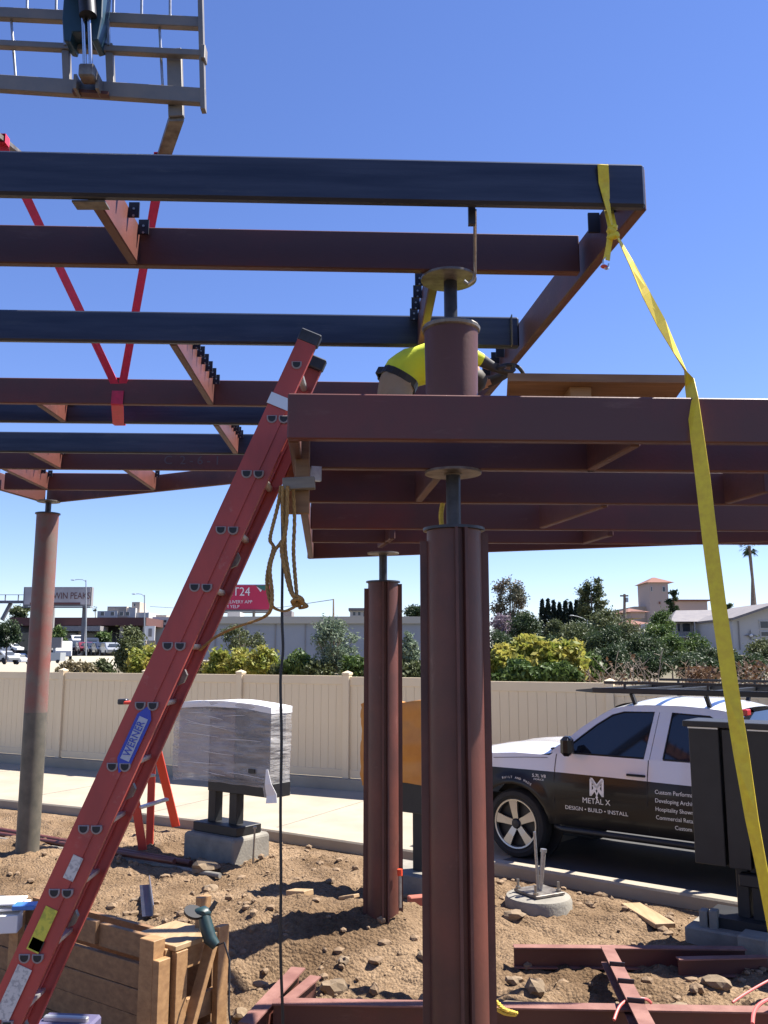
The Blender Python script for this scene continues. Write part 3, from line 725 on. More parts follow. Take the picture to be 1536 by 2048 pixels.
for i, ((px, py, Y), w) in enumerate(ctrl):
    pts.append(on(px, py, Y)); wd.append(.06); ang = math.acos(min(1, w / .052)) * (1 if i < 6 else -1)
    sdv.append(V((math.cos(ang), math.sin(ang), .12 * math.cos(ang) * (3 if i < 5 else 1))))
MB().ribbon(pts, sdv, wd, .003).build('webbing', 'strap_yellow', ys)
e = pts[-1]; MB().box(V((e.x, e.y, .16)), (.07, .03, .22)).build('anchor_stake', 'galv', ys)

# ---------------------------------------------------------------- plywood, blocks, rope, black cable
pz = 3.64
ply = tag(MB().prism([(0, 0), (1, 0), (1, 1), (0, 1)], V((atz(1016, 762, pz).x, atz(1016, 762, pz).y, pz)), (.83, .03, .0), (.075, .62, 0), (0, 0, .038)).build('plywood_sheet', 'plywood'), 'plywood sheet lying on the lower canopy beside the yellow strap', 'plywood')
tag(MB().box(at(1152, 787, 4.1) + V((0, .1, -.02)), (.10, .4, .13)).build('wood_block', 'wood', bevel=.003), 'short wood block propping up the plywood sheet', 'block')
tag(MB().box((-.235, 4.95, 3.56), (.42, .10, .11), .04).build('timber_offcut', 'wood_grey', bevel=.004), 'weathered timber offcut lying behind the canopy fascia next to the worker', 'timber')
# boards clamped at the canopy corner
def board(px0, px1, py0, py1, Y, label, mt='wood_dark', th=.04):
    a, b = at(px0, py0, Y), at(px1, py1, Y); c = (a + b) / 2
    return tag(MB().box(c, (abs(b.x - a.x), th, abs(a.z - b.z))).build('timber_board', mt, bevel=.003), label, 'board')
board(592, 618, 880, 1028, 4.05, 'upright brown board fixed to the canopy corner behind the ladder')
board(572, 594, 912, 1028, 4.80, 'second upright brown board beyond the corner board, above the coiled rope')
tag(MB().bar(at(566, 969, 4.0), at(630, 966, 4.0), .05, .055).build('timber_cleat', 'wood_grey', bevel=.003), 'short grey timber cleat crossing the canopy corner above the rope', 'timber')
rp = thing('rope_coil', 'tan rope bundled below the timber cleat beside the ladder', 'rope', tuple(at(566, 975, 4.05)))
def rope_path(name, pp, r=.0085, mt='rope', par=None):
    pts = []
    P = [at(*q) for q in pp]
    for i in range(len(P) - 1):
        p0, p1, p2, p3 = P[max(i - 1, 0)], P[i], P[i + 1], P[min(i + 2, len(P) - 1)]
        for k in range(8):
            t = k / 8; pts.append(.5 * ((2 * p1) + (p2 - p0) * t + (2 * p0 - 5 * p1 + 4 * p2 - p3) * t * t + (3 * p1 - p0 - 3 * p2 + p3) * t ** 3))
    pts.append(P[-1])
    mb = MB()
    if par is not None and mt.startswith('rope'):
        for ph in (0, 2.094, 4.189):                      # three twisted strands
            q = []
            for i, p in enumerate(pts): 
                a = ph + i * 1.15; q.append(p + V((math.cos(a) * r * .55, math.sin(a) * r * .55, 0)))
            mb.tube(q, r * .62, 6)
    else: mb.tube(pts, r, 8)
    return mb.build(name, mt, par, smooth=True)
Yr = 4.0
rope_path('strand', [(562, 972, Yr), (556, 1010, Yr), (546, 1050, Yr), (540, 1080, Yr), (547, 1095, Yr), (538, 1130, Yr), (534, 1165, Yr), (541, 1205, Yr), (552, 1218, Yr + .02), (570, 1222, Yr), (588, 1214, Yr), (596, 1203, Yr)], par=rp)
rope_path('strand', [(566, 972, Yr - .02), (565, 1030, Yr - .02), (569, 1070, Yr - .02), (560, 1087, Yr - .02), (548, 1105, Yr - .02), (540, 1140, Yr - .02), (544, 1185, Yr - .02), (541, 1220, Yr), (520, 1238, Yr + .1), (470, 1255, Yr + .3), (430, 1275, Yr + .5), (400, 1300, Yr + .6)], par=rp)
rope_path('strand', [(571, 972, Yr), (572, 1030, Yr), (570, 1090, Yr), (576, 1140, Yr), (586, 1190, Yr), (595, 1198, Yr)], par=rp)
rope_path('strand', [(575, 972, Yr - .03), (573, 1050, Yr - .03), (563, 1095, Yr - .03), (570, 1140, Yr - .03), (580, 1180, Yr - .03), (592, 1200, Yr - .03)], par=rp)
rope_path('strand', [(586, 974, Yr), (589, 1040, Yr), (587, 1100, Yr), (590, 1150, Yr), (594, 1195, Yr)], par=rp)
rope_path('wrap', [(585, 1190, Yr - .03), (600, 1195, Yr - .03), (604, 1205, Yr), (592, 1212, Yr + .02), (586, 1203, Yr - .02), (596, 1198, Yr - .035), (607, 1207, Yr), (612, 1213, Yr), (600, 1216, Yr + .02)], r=.011, par=rp)
tag(rope_path('black_cable', [(563, 975, 4.06), (565, 1100, 4.06), (564, 1230, 4.05), (566, 1300, 4.05), (561, 1360, 4.05), (563, 1480, 4.05), (561, 1620, 4.05), (562, 1760, 4.05), (561, 1900, 4.05), (566, 2050, 4.06), (569, 2250, 4.1)], .0065, 'cable_black'), 'black power cable hanging straight down beside the ladder', 'cable')

# ---------------------------------------------------------------- worker kneeling on the lower canopy
per = thing('person', 'person in yellow high-visibility shirt and tan trousers bending behind the drum', 'person', (.1, 5.0, 3.5))
YP = 5.0
def pp(px, py, dy=0): return at(px, py, YP + dy)
jt = {}; ed = []; rad = []
names = []
def J(n, p, r, par=None):
    jt[n] = len(names); names.append(p); rad.append(r)
    if par: ed.append((jt[par], jt[n]))
hip = pp(784, 792, 0)
J('pelvis', hip, .135)
J('waist', pp(796, 742, 0), .128, 'pelvis'); J('chest', pp(852, 724, 0), .135, 'waist'); J('upper', pp(908, 730, 0), .12, 'chest'); J('neck', pp(945, 742, 0), .06, 'upper'); J('head', pp(962, 762, 0) + V((-.06, .02, -.02)), .095, 'neck')
for sd_, dy in (('n', -.13), ('f', .13)):
    J('hip' + sd_, hip + V((.0, dy * .75, -.03)), .105, 'pelvis')
    kn_ = V((hip.x + .10, hip.y + dy * 1.1, 3.60)); J('knee' + sd_, kn_, .068, 'hip' + sd_)
    J('ankle' + sd_, V((hip.x - .28, hip.y + dy * 1.1, 3.575)), .042, 'knee' + sd_)
    J('toe' + sd_, V((hip.x - .36, hip.y + dy * 1.1, 3.545)), .036, 'ankle' + sd_)
sh = pp(918, 728, 0)
J('shn', sh + V((0, -.15, .02)), .062, 'upper'); J('eln', pp(955, 716, -.12), .045, 'shn'); J('wrn', pp(984, 733, -.08), .03, 'eln')
J('shf', sh + V((0, .16, .0)), .062, 'upper'); J('elf', pp(960, 770, .15), .045, 'shf'); J('wrf', pp(990, 760, .1), .03, 'elf')
def hand(w, dirv, sd_):
    d = dirv.normalized(); n_ = V((0, 1, 0)).cross(d).normalized(); s_ = V((0, 1, 0))
    J('palm' + sd_, w + d * .05, .028, 'wr' + sd_)
    for i, L in enumerate((.068, .078, .074, .058)):
        b_ = w + d * .085 + s_ * (-.027 + .018 * i); J('f%d%s' % (i, sd_), b_, .0095, 'palm' + sd_); J('g%d%s' % (i, sd_), b_ + d * L * .5 - n_ * .012, .0088, 'f%d%s' % (i, sd_)); J('h%d%s' % (i, sd_), b_ + d * L * .7 - n_ * .045, .008, 'g%d%s' % (i, sd_))
    J('t0' + sd_, w + d * .04 - s_ * .036, .011, 'palm' + sd_); J('t1' + sd_, w + d * .08 - s_ * .045 - n_ * .02, .009, 't0' + sd_)
hand(names[jt['wrn']], V((.8, .25, -.3)), 'n'); hand(names[jt['wrf']], V((.8, -.1, .3)), 'f')
me = bpy.data.meshes.new('body'); me.from_pydata([tuple(p) for p in names], ed, []); body = bpy.data.objects.new('body_tmp', me); COL.objects.link(body)
sk = body.modifiers.new('skin', 'SKIN'); sk.use_smooth_shade = True
for i, q in enumerate(me.skin_vertices[0].data): q.radius = (rad[i], rad[i]); q.use_root = (i == 0)
ss = body.modifiers.new('sub', 'SUBSURF'); ss.levels = 2; ss.render_levels = 2
bpy.context.view_layer.update()
bme = bpy.data.meshes.new_from_object(body.evaluated_get(bpy.context.evaluated_depsgraph_get())); bpy.data.objects.remove(body)
bme.materials.clear()
for q in ('hivis', 'khaki', 'skin', 'glove', 'rubber', 'cable_black'): bme.materials.append(M[q])
bd0 = (names[jt['waist']] - names[jt['pelvis']]).normalized() + V((.25, 0, 0)); bc0 = names[jt['pelvis']] * .35 + names[jt['waist']] * .65; neck_x = names[jt['neck']].x
for p in bme.polygons:
    c = p.center; p.use_smooth = True; i = 0
    if (c - bc0).dot(bd0) < 0 and c.z < hip.z + .16: i = 1
    if c.z < 3.70 and c.x < hip.x - .2: i = 4
    near_arm = (c.x > names[jt['wrn']].x - .01)
    if near_arm: i = 2
    if min((c - names[jt['palm' + k]]).length for k in 'nf') < .13: i = 3
    if (c - names[jt['head']]).length < .15 and c.x > neck_x - .01: i = 2
    p.material_index = i
for q in bme.vertices:
    if min((q.co - names[jt['palm' + k]]).length for k in 'nf') > .2 and (q.co - names[jt['head']]).length > .17:
        w_ = noise.noise(V((q.co.x * 9 + q.co.z * 8, q.co.y * 7, q.co.z * 16))) * .016 + noise.noise(V((q.co.x * 26, q.co.y * 18, q.co.z * 30))) * .006
        q.co += q.normal * w_
bo_ = bpy.data.objects.new('body', bme); COL.objects.link(bo_); bo_.parent = per; bo_.matrix_parent_inverse = per.matrix_basis.inverted()
# belt: a band that follows the measured outline of the waist
bn = bd0.normalized(); ax_ = V((0, 1, 0)); ay_ = bn.cross(ax_).normalized()
def outline(off, n=24):
    c0 = bc0 + bn * off; rads = [0] * n
    for q in bme.vertices:
        d = q.co - c0
        if abs(d.dot(bn)) < .03:
            u, w_ = d.dot(ax_), d.dot(ay_); R_ = math.hypot(u, w_)
            if R_ < .26: k = int((math.atan2(w_, u) + PI) / (2 * PI) * n) % n; rads[k] = max(rads[k], R_)
    m_ = sorted(x for x in rads if x)[len([x for x in rads if x]) // 2]
    rads = [x or m_ for x in rads]; rads = [(rads[i - 1] + 2 * rads[i] + rads[(i + 1) % n]) / 4 for i in range(n)]
    return [c0 + (ax_ * math.cos(t) + ay_ * math.sin(t)) * (rads[i % n] + .006) for i, t in [(i, -PI + 2 * PI * (i + .5) / n) for i in range(n + 1)]]
MB().ribbon(outline(0), bn, .042, .008).build('belt', 'cable_black', per)
bc = (names[jt['pelvis']] + (names[jt['waist']] - names[jt['pelvis']]) * .65); bd_ = (names[jt['waist']] - names[jt['pelvis']]).normalized()
MB().blob(names[jt['head']] + V((-.01, 0, .03)), .112, (1, .86, .8), .05, 2, 2).build('hair', 'hair', per, smooth=True)
# black hose beyond the worker's hand
tag(rope_path('black_hose', [(992, 736, 5.15), (1012, 730, 5.2), (1030, 731, 5.2), (1042, 740, 5.2), (1049, 757, 5.2), (1048, 790, 5.2)], .012, 'cable_black'), 'thin black hose looping past the edge beam near the worker', 'hose')

# ---------------------------------------------------------------- pickup truck (local axes: x front->rear, y towards the far side, z up)
TR = math.radians(-39)
trk = thing('pickup_truck', 'white pickup with black lettered lower sides and a black roof rack', 'truck')
trk.matrix_basis = Matrix.Translation((.818, 11.667, 0)) @ Matrix.Rotation(TR, 4, 'Z')
TI = trk.matrix_basis.inverted()
def tb(mb, name, mt, par=None, **k):
    o = mb.build(name, mt, None, **k); o.parent = par or trk; return o
W = 2.0
AX = (.95, 4.66); RW = .40
def yin(u, z):
    """inset of the near flank at station u, height z"""
    if z < .8: y = .045 * ((.8 - z) / .35) ** 2
    elif z < 1.08: y = .03 * ((z - .8) / .28) ** 2
    elif z < 1.26: y = .03 + .035 * (z - 1.08) / .18
    else: y = .065 + (z - 1.26) * .36
    if u < .7: y += .16 * ((.7 - u) / .7) ** 2
    for a in AX:                                  # flared arches
        d = math.hypot(u - a, z - RW)
        if d < .62: y -= .028 * max(0, 1 - abs(d - .50) / .12)
    return y
def zlo(u):
    z = .46 if .5 < u < 5.2 else .44
    for a in AX:
        if abs(u - a) < .475: z = max(z, RW + math.sqrt(.475 ** 2 - (u - a) ** 2))
    return z
def zsplit(u): return 1.035 + .012 * math.sin(u * 1.2) + (.02 if u > 3.9 else 0)
def zhi(u):
    if u < 1.45: return 1.13 + .10 * min(1, max(0, (u - .05) / .9)) ** .7
    if u < 3.82: return 1.262
    return 1.29
US = [.0, .04, .1, .2, .3, .38] + [.475 - .475 + .95 + .475 * math.sin(PI * (k / 12 - .5)) for k in range(13)] + [1.47, 1.5, 1.6, 1.8, 2.0, 2.3, 2.6, 2.69, 2.71, 2.9, 3.2, 3.5, 3.6, 3.8, 3.86, 4.0] + [4.66 + .475 * math.sin(PI * (k / 12 - .5)) for k in range(13)] + [5.2, 5.35, 5.5, 5.62, 5.7]
US = sorted(set(round(u, 4) for u in US))
def flank(f0, f1, n, far=False):
    rows = []
    for u in US:
        a, b = f0(u), max(f1(u), f0(u) + .001); r = []
        for k in range(n + 1):
            z = a + (b - a) * k / n; y = yin(u, z); r.append(V((u, W - y if far else y, z)))
        rows.append(r)
    return rows
for far in (False, True):
    tb(MB().grid(flank(zlo, zsplit, 9, far)), 'lower_side', 'truck_black', smooth=True)
    tb(MB().grid(flank(zsplit, zhi, 4, far)), 'upper_side', 'truck_white', smooth=True)
# hood, cowl, front face
hood = []
for u in [.03, .08, .16, .3, .5, .7, .9, 1.1, 1.3, 1.5]:
    e = zhi(u); r = []
    for k in range(13):
        y0 = yin(u, e); t = k / 12; y = y0 + (W - 2 * y0) * t; s = abs(2 * t - 1)
        z = e + (.085 * (1 - s ** 3) + .018 * (1 if .25 < s < .8 else 0) * min(1, u / .4)) * min(1, .35 + u * 1.1)
        r.append(V((u - .10 * (1 - s * s) * (1 if u < .3 else 0), y, z)))
    hood.append(r)
tb(MB().grid(hood), 'hood', 'truck_white', smooth=True)
fr = []
for z in (.40, .55, .70, .9, 1.05, 1.13):
    fr.append([V((.0 - .10 * (1 - (2 * k / 12 - 1) ** 2) - (.06 if z < .7 else 0), .2 + (W - .4) * k / 12 if 0 < k < 12 else (yin(0, z) if k == 0 else W - yin(0, z)), z)) for k in range(13)])
tb(MB().grid(fr), 'front_bumper', 'truck_white', smooth=True)
tb(MB().box((-.115, 1, .86), (.05, 1.1, .26)), 'grille', 'truck_trim', bevel=.02)
for y in (.26, W - .26): tb(MB().box((-.02, y, .93), (.14, .26, .2)), 'headlight', 'chrome', bevel=.03)
tb(MB().box((1.45, .32, 1.292), (.22, .20, .012), .2), 'cowl_vent', 'truck_trim')
# under body keeps light out below the floor
tb(MB().box((2.85, 1, .60), (5.3, 1.5, .22)), 'chassis', 'truck_trim')
for a in AX:
    for y0, y1 in ((.30, .34), (W - .34, W - .30)): tb(MB().cyl((a, y0, RW + .02), (a, y1, RW + .02), .49, n=28), 'wheel_well', 'truck_trim')
# bed
tb(MB().grid([[V((3.86, y, z)) for y, z in ((.07, 1.285), (.12, 1.27), (.13, .8), (W - .13, .8), (W - .12, 1.27), (W - .07, 1.285))], [V((5.7, y, z)) for y, z in ((.07, 1.285), (.12, 1.27), (.13, .8), (W - .13, .8), (W - .12, 1.27), (W - .07, 1.285))]]), 'bed_liner', 'truck_trim')
tb(MB().box((5.70, 1, .86), (.05, 1.86, .82)), 'tailgate', 'truck_white', bevel=.02)
tb(MB().box((5.78, 1, .52), (.12, 1.8, .18)), 'rear_bumper', 'chrome', bevel=.02)
# cabin: roof, pillars and glass
ZB, ZT = 1.262, 1.80
def gy(z): return .065 + (z - 1.26) * .36
def gp(u, z, far=False, ins=0.0): y = gy(z) + ins; return V((u, W - y if far else y, z))
# side opening shapes in (u, z)
win1 = [(1.60, 1.275), (1.66, 1.345), (1.80, 1.46), (1.98, 1.60), (2.16, 1.715), (2.30, 1.755), (2.66, 1.765), (2.585, 1.275)]
win2 = [(2.80, 1.275), (2.865, 1.765), (3.28, 1.745), (3.36, 1.70), (3.45, 1.275)]
outer_top = [(1.42, 1.262), (1.60, 1.40), (1.80, 1.565), (2.00, 1.70), (2.16, 1.79), (2.35, 1.825), (2.76, 1.842), (3.2, 1.83), (3.52, 1.79), (3.70, 1.60), (3.83, 1.262)]
pill = {'a_pillar': [(1.42, 1.262), (1.60, 1.40), (1.80, 1.565), (2.00, 1.70), (2.16, 1.79), (2.35, 1.825), (2.30, 1.755), (2.16, 1.715), (1.98, 1.60), (1.80, 1.46), (1.66, 1.345), (1.60, 1.275), (1.58, 1.262)],
        'roof_rail': [(2.35, 1.825), (2.76, 1.842), (3.2, 1.83), (3.52, 1.79), (3.36, 1.70), (3.28, 1.745), (2.865, 1.765), (2.66, 1.765), (2.30, 1.755)],
        'b_pillar': [(2.585, 1.262), (2.66, 1.765), (2.715, 1.766), (2.645, 1.262)], 'b_pillar_rear': [(2.653, 1.262), (2.723, 1.766), (2.865, 1.765), (2.80, 1.262)],
        'c_pillar': [(3.45, 1.262), (3.36, 1.70), (3.52, 1.79), (3.70, 1.60), (3.83, 1.262)]}
for far in (False, True):
    for nm, poly in pill.items():
        a = [gp(u, z, far) for u, z in poly]; b = [gp(u, z, far, .035) for u, z in poly]; n = len(poly)
        tb(MB().add(a + b, [tuple(range(n)), tuple(range(2 * n - 1, n - 1, -1))] + [(i, (i + 1) % n, n + (i + 1) % n, n + i) for i in range(n)]), nm.replace('_rear', ''), 'truck_white')
    for nm, poly in (('door_window', win1), ('door_window', win2)):
        a = [gp(u, z, far, .012) for u, z in poly]; cu = sum(u for u, z in poly) / len(poly); cz = sum(z for u, z in poly) / len(poly)
        big = [gp(cu + (u - cu) * 1.01, cz + (z - cz) * 1.01, far, .014) for u, z in poly]
        tb(MB().add(big, [tuple(range(len(big)))]), nm, 'glass')
    y = W - gy(1.26) + .004 if far else gy(1.26) - .004
# roof skin
roof = []
for u, z, in [(2.16, 1.79), (2.35, 1.825), (2.55, 1.838), (2.76, 1.842), (3.0, 1.84), (3.2, 1.83), (3.4, 1.81), (3.52, 1.79)]:
    r = []
    for k in range(11):
        t = k / 10; y0 = gy(z) + .002; s = abs(2 * t - 1); r.append(V((u, y0 + (W - 2 * y0) * t, z + .075 * (1 - s ** 2.6) * min(1, .25 + (u - 2.16) * 2.5, .35 + (3.55 - u) * 2.5))))
    roof.append(r)
tb(MB().grid(roof), 'roof', 'truck_white', smooth=True)
ws = [[gp(u, z) * (1 - t) + gp(u, z, True) * t + V((-.13 * (1 - (2 * t - 1) ** 2), 0, .03 * (1 - (2 * t - 1) ** 2))) for t in [i / 10 for i in range(11)]] for u, z in ((1.44, 1.27), (1.62, 1.405), (1.81, 1.565), (2.01, 1.70), (2.17, 1.79))]
tb(MB().grid(ws), 'windscreen', 'glass', smooth=True)
tb(MB().add([gp(3.54, 1.77), gp(3.54, 1.77, True), gp(3.80, 1.28, True), gp(3.80, 1.28)], [(0, 1, 2, 3)]), 'rear_window', 'glass')
# panel gaps: thin dark strips set into the door edges
def gap(pts, w=.008):
    P = [V((u, (yin(u, z) if z < 1.262 else gy(z)) - .0025, z)) for u, z in pts]; sds = []
    for i in range(len(P)): d = P[min(i + 1, len(P) - 1)] - P[max(i - 1, 0)]; sds.append(V((d.z, 0, -d.x)))
    tb(MB().ribbon(P, sds, w, .003), 'panel_gap', 'gasket')
gap([(1.50, .50), (1.50, .75), (1.50, 1.0), (1.505, 1.15), (1.515, 1.25)])
gap([(2.63, .50), (2.63, .8), (2.632, 1.0), (2.64, 1.255)]); gap([(3.50, .62), (3.52, .85), (3.53, 1.05), (3.50, 1.255)]); gap([(3.855, .50), (3.855, .8), (3.855, 1.05), (3.855, 1.28)])
gap([(.35, 1.12), (.7, 1.155), (1.1, 1.185), (1.40, 1.20)], .006)
# window seals
for poly in (win1, win2):
    P = [gp(u, z, False, .004) for u, z in poly + poly[:1]]; tb(MB().tube(P, .007, 6), 'window_seal', 'gasket')
for u in (2.50, 3.38): tb(MB().tube([V((u - .1, yin(u, 1.1) - .004, 1.085)), V((u - .09, yin(u, 1.1) - .035, 1.09)), V((u + .09, yin(u, 1.1) - .035, 1.09)), V((u + .1, yin(u, 1.1) - .004, 1.085))], .014, 8), 'door_handle', 'truck_black', smooth=True)
# step bar, mirror
tb(MB().tube([V((1.45, .12, .42)), V((1.6, .0, .42)), V((3.5, .0, .42)), V((3.75, .12, .42))], .035, 10), 'side_step', 'black_paint', smooth=True)
mi = tb(MB().box((1.74, -.10, 1.365), (.13, .19, .22), .25), 'mirror', 'truck_black', bevel=.04)
tb(MB().bar((1.72, .06, 1.29), (1.74, -.06, 1.33), .06, .05), 'mirror_arm', 'truck_trim', mi)
# wheels
for a in AX:
    for far in (False, True):
        yo = W - .02 if far else .02; dr = -1 if far else 1
        c = V((a, yo, RW)); Rw = Matrix.Rotation(-PI / 2 * dr, 3, 'X') if True else None
        def wl(prof, name, mt, par=None, n=40):
            mb = MB(); k = len(prof); vs = []
            for r, h in prof: vs += [c + V((r * math.cos(2 * PI * j / n), dr * h, r * math.sin(2 * PI * j / n))) for j in range(n)]
            mb.add(vs, [(i * n + j, i * n + (j + 1) % n, (i + 1) * n + (j + 1) % n, (i + 1) * n + j) for i in range(k - 1) for j in range(n)])
            return tb(mb, name, mt, par, smooth=True)
        ty = wl([(.285, .03), (.33, .0), (.375, .012), (.398, .05), (.40, .12), (.398, .2), (.37, .25), (.27, .26)], 'wheel', 'tyre')
        ty['label'] = 'black tyre with five-spoke alloy rim'
        wl([(.262, .05), (.268, .012), (.285, .008), (.292, .03)], 'rim', 'rim_alloy', ty)
        wl([(.0, .10), (.262, .10), (.264, .04)], 'rim_barrel', 'truck_trim', ty)
        wl([(.0, .008), (.045, .012), (.06, .03), (.062, .08)], 'hub_cap', 'truck_trim', ty, 20)
        for k in range(5):
            t = PI / 2 + 2 * PI * k / 5 + .12; rd = V((math.cos(t), 0, math.sin(t))); tn = V((-math.sin(t), 0, math.cos(t)))
            p = []
            for r, w, h in ((.055, .035, .035), (.15, .042, .022), (.268, .058, .018)):
                for sgn in (-1, 1): p += [c + rd * r + tn * (w * sgn) + V((0, dr * h, 0)), c + rd * r + tn * (w * sgn * .8) + V((0, dr * (h + .05), 0))]
            fs = []
            for i in (0, 4): fs += [(i, i + 2, i + 6, i + 4), (i + 1, i + 5, i + 7, i + 3), (i, i + 4, i + 5, i + 1), (i + 2, i + 3, i + 7, i + 6)]
            tb(MB().add(p, fs), 'spoke', 'rim_alloy', ty)
# lettering on the near flank
def dec(body, size, u, z, align='CENTER', sx=1.0, mt='decal', tilt=0):
    y = yin(u, z) - .004; up = V((0, -(yin(u, z + .05) - yin(u, z - .05)) * -1, .1)).normalized()
    me_o = text('lettering', body, size, (u, y, z), (1, 0, tilt), (0, (yin(u, z + .05) - yin(u, z - .05)), .1), mt, None, align, .0006, sx); me_o.parent = trk
dec('METAL X', .085, 2.03, .765, sx=1.0)
dec('DESIGN • BUILD • INSTALL', .062, 2.02, .665, sx=1.05)
for i, t in enumerate(('Custom Performance', 'Developing Architect', 'Hospitality Showroom', 'Commercial Retail and B', 'Custom Bar')):
    dec(t, .062, 2.72 if i != 4 else 2.92, .935 - .088 * i, 'LEFT', sx=.92)
dec('5.7L V8', .05, 1.30, .985, sx=1.2); dec('FORCE', .028, 1.30, .945, sx=1.6)
for k, ch in enumerate('BUILT AND MADE'):
    t = math.radians(104 - k * 3.2); r = .545; u, z = AX[0] + r * math.cos(t), RW + r * math.sin(t)
    if ch != ' ':
        q = text('lettering', ch, .036, (u, yin(u, z) - .006, z), (math.sin(t), 0, -math.cos(t)), (math.cos(t), .02, math.sin(t)), 'decal', None, 'CENTER', .0006); q.parent = trk
# monogram: two interlaced letters
for ch, s, dz in (('M', .27, 0), ('X', .25, -.0), ('V', .18, -.03), ('X', .25, .02)):
    dec(ch, s, 2.04, .905 + dz, sx=1.0)
tb(MB().prism([(-.016, 0), (0, -.035), (.016, 0), (0, .02)], (2.04, yin(2.04, .8) - .005, .815), (1, 0, 0), (0, 0, 1), (0, .002, 0)), 'emblem_drop', 'decal')
# roof rack over cab and bed
rk = bpy.data.objects.new('roof_rack', None); COL.objects.link(rk); rk.parent = trk
RZ = 1.995
for y in (.18, W - .18):
    tb(MB().bar((1.95, y, RZ), (5.6, y, RZ), .05, .06), 'side_rail', 'black_paint', rk, bevel=.008)
    tb(MB().bar((2.1, y, RZ + .09), (5.6, y, RZ + .09), .03, .03), 'upper_rail', 'black_paint', rk)
    for u in (2.35, 3.3, 3.98, 5.45):
        tb(MB().bar((u, y, RZ + .03), (u, y, RZ + .076), .025, .025, up=(1, 0, 0)), 'stanchion', 'black_paint', rk)
    for u in (3.98, 5.45): tb(MB().bar((u, y - .06 * (1 if y < 1 else -1), 1.28), (u, y, RZ - .03), .06, .06, up=(1, 0, 0)), 'leg', 'black_paint', rk)
for u in (1.98, 2.4, 2.75, 3.3, 3.98, 4.7, 5.5): tb(MB().bar((u, .2, RZ + .0), (u, W - .2, RZ + .0), .05, .04), 'cross_bar', 'black_paint', rk)
tb(MB().add([(1.62, .40, RZ - .01), (1.62, W - .40, RZ - .01), (1.96, W - .16, RZ + .02), (1.96, .16, RZ + .02), (1.62, .40, RZ - .025), (1.62, W - .40, RZ - .025), (1.96, W - .16, RZ - .03), (1.96, .16, RZ - .03)], [(0, 1, 2, 3), (7, 6, 5, 4), (0, 4, 5, 1), (1, 5, 6, 2), (2, 6, 7, 3), (3, 7, 4, 0)]), 'wind_fairing', 'black_paint', rk)
for u in (2.4, 3.25):
    for y in (.34, W - .34): tb(MB().bar((u, y, 1.84), (u, y - .1 * (1 if y < 1 else -1), RZ - .03), .04, .04, up=(1, 0, 0)), 'mount', 'black_paint', rk)
tb(MB().box((3.60, .45, 1.79), (.06, .14, .07)), 'brake_light', 'red_lamp', bevel=.01)

# ---------------------------------------------------------------- signs on posts
KE = V((.8, -.6, 0)); KN = V((-.6, -.8, 0)); KR = math.atan2(-.6, .8)
def obx(c, l, d, h, m=None): return c, (l, d, h), KR
def kb(o, name, c, l, d, h, mt, bevel=.006, par=None): return MB().box(c, (l, d, h), KR).build(name, mt, par or o, bevel=bevel)
# wrapped sign at left
wc = V((-1.86, 10.95, 0)); gz = dirt_z(-1.86, 10.9)
ws_ = thing('wrapped_sign', 'sign cabinet in cloudy plastic wrap on two black posts behind the ladder', 'sign', (wc.x, wc.y, gz))
ft_ = MB(); 
vs = []
for z, k in ((-.1, 1.0), (.30, 1.0), (.34, .96)):
    for a, b in ((-1, -1), (1, -1), (1, 1), (-1, 1)): vs.append(wc + KE * (a * .42 * k) + KN * (b * .30 * k) + V((0, 0, z)))
ft_.add(vs, [(3, 2, 1, 0), (8, 9, 10, 11)] + [(i * 4 + j, i * 4 + (j + 1) % 4, i * 4 + 4 + (j + 1) % 4, i * 4 + 4 + j) for i in (0, 1) for j in range(4)]).build('footing', 'concrete_grey', ws_, bevel=.02)
kb(ws_, 'base_plate', wc + V((0, 0, .395)), .74, .40, .10, 'black_paint')
for a in (-.21, .15): kb(ws_, 'post', wc + KE * a + V((0, 0, .70)), .13, .12, .52, 'black_paint')
kb(ws_, 'cross_rail', wc + V((0, 0, .93)) + KE * -.03, .5, .10, .07, 'black_paint')
cc = wc + KE * .02 + V((0, 0, 1.35))
kb(ws_, 'cabinet_base', cc + V((0, 0, -.46)) + KE * .32, 1.06, .30, .16, 'black_paint')
# plastic wrap: box shell with rumpled surface
def rumple(c, l, d, h, nx, nz, amp, seed, name, mt, par, sag=None):
    mb = MB(); R = Matrix.Rotation(KR, 3, 'Z')
    def pt(x, y, z):
        q = V((x, y, z)); n_ = V((x / l, y / d, z / h)); k = noise.noise(V((x * 3 + seed, y * 3, z * 7))) * amp + noise.noise(V((x * 4, y * 9 + seed, z * 34))) * amp * .5
        q += V((n_.x, n_.y, n_.z)).normalized() * k
        if sag: q.z += sag(x / l, z / h)
        return c + R @ q
    def face(f, nu, nv): mb.grid([[pt(*f(u / nu - .5, v / nv - .5)) for u in range(nu + 1)] for v in range(nv + 1)])
    face(lambda u, v: (u * l, -d / 2, v * h), nx, nz); face(lambda u, v: (u * l, d / 2, v * h), nx, nz)
    face(lambda u, v: (l / 2, u * d, v * h), 8, nz); face(lambda u, v: (-l / 2, u * d, v * h), 8, nz)
    face(lambda u, v: (u * l, v * d, h / 2), nx, 8)
    o = mb.build(name, mt, par, smooth=True)
    return o
sag = lambda x, z: (-.03 - .22 * max(0, -x - .30) if z < -.2 else 0) + (.05 * (1 - (2 * x) ** 2) if z > .3 else 0) + (-.10 if (x > .44 and z < -.3) else 0)
for a, w, m_ in ((-.50, .56, 'panel_light'), (.0, .42, 'panel_mauve'), (.50, .56, 'panel_grey')): kb(ws_, 'cabinet_panel', cc + KE * a + V((0, 0, .02)), w, .27, .78, m_)
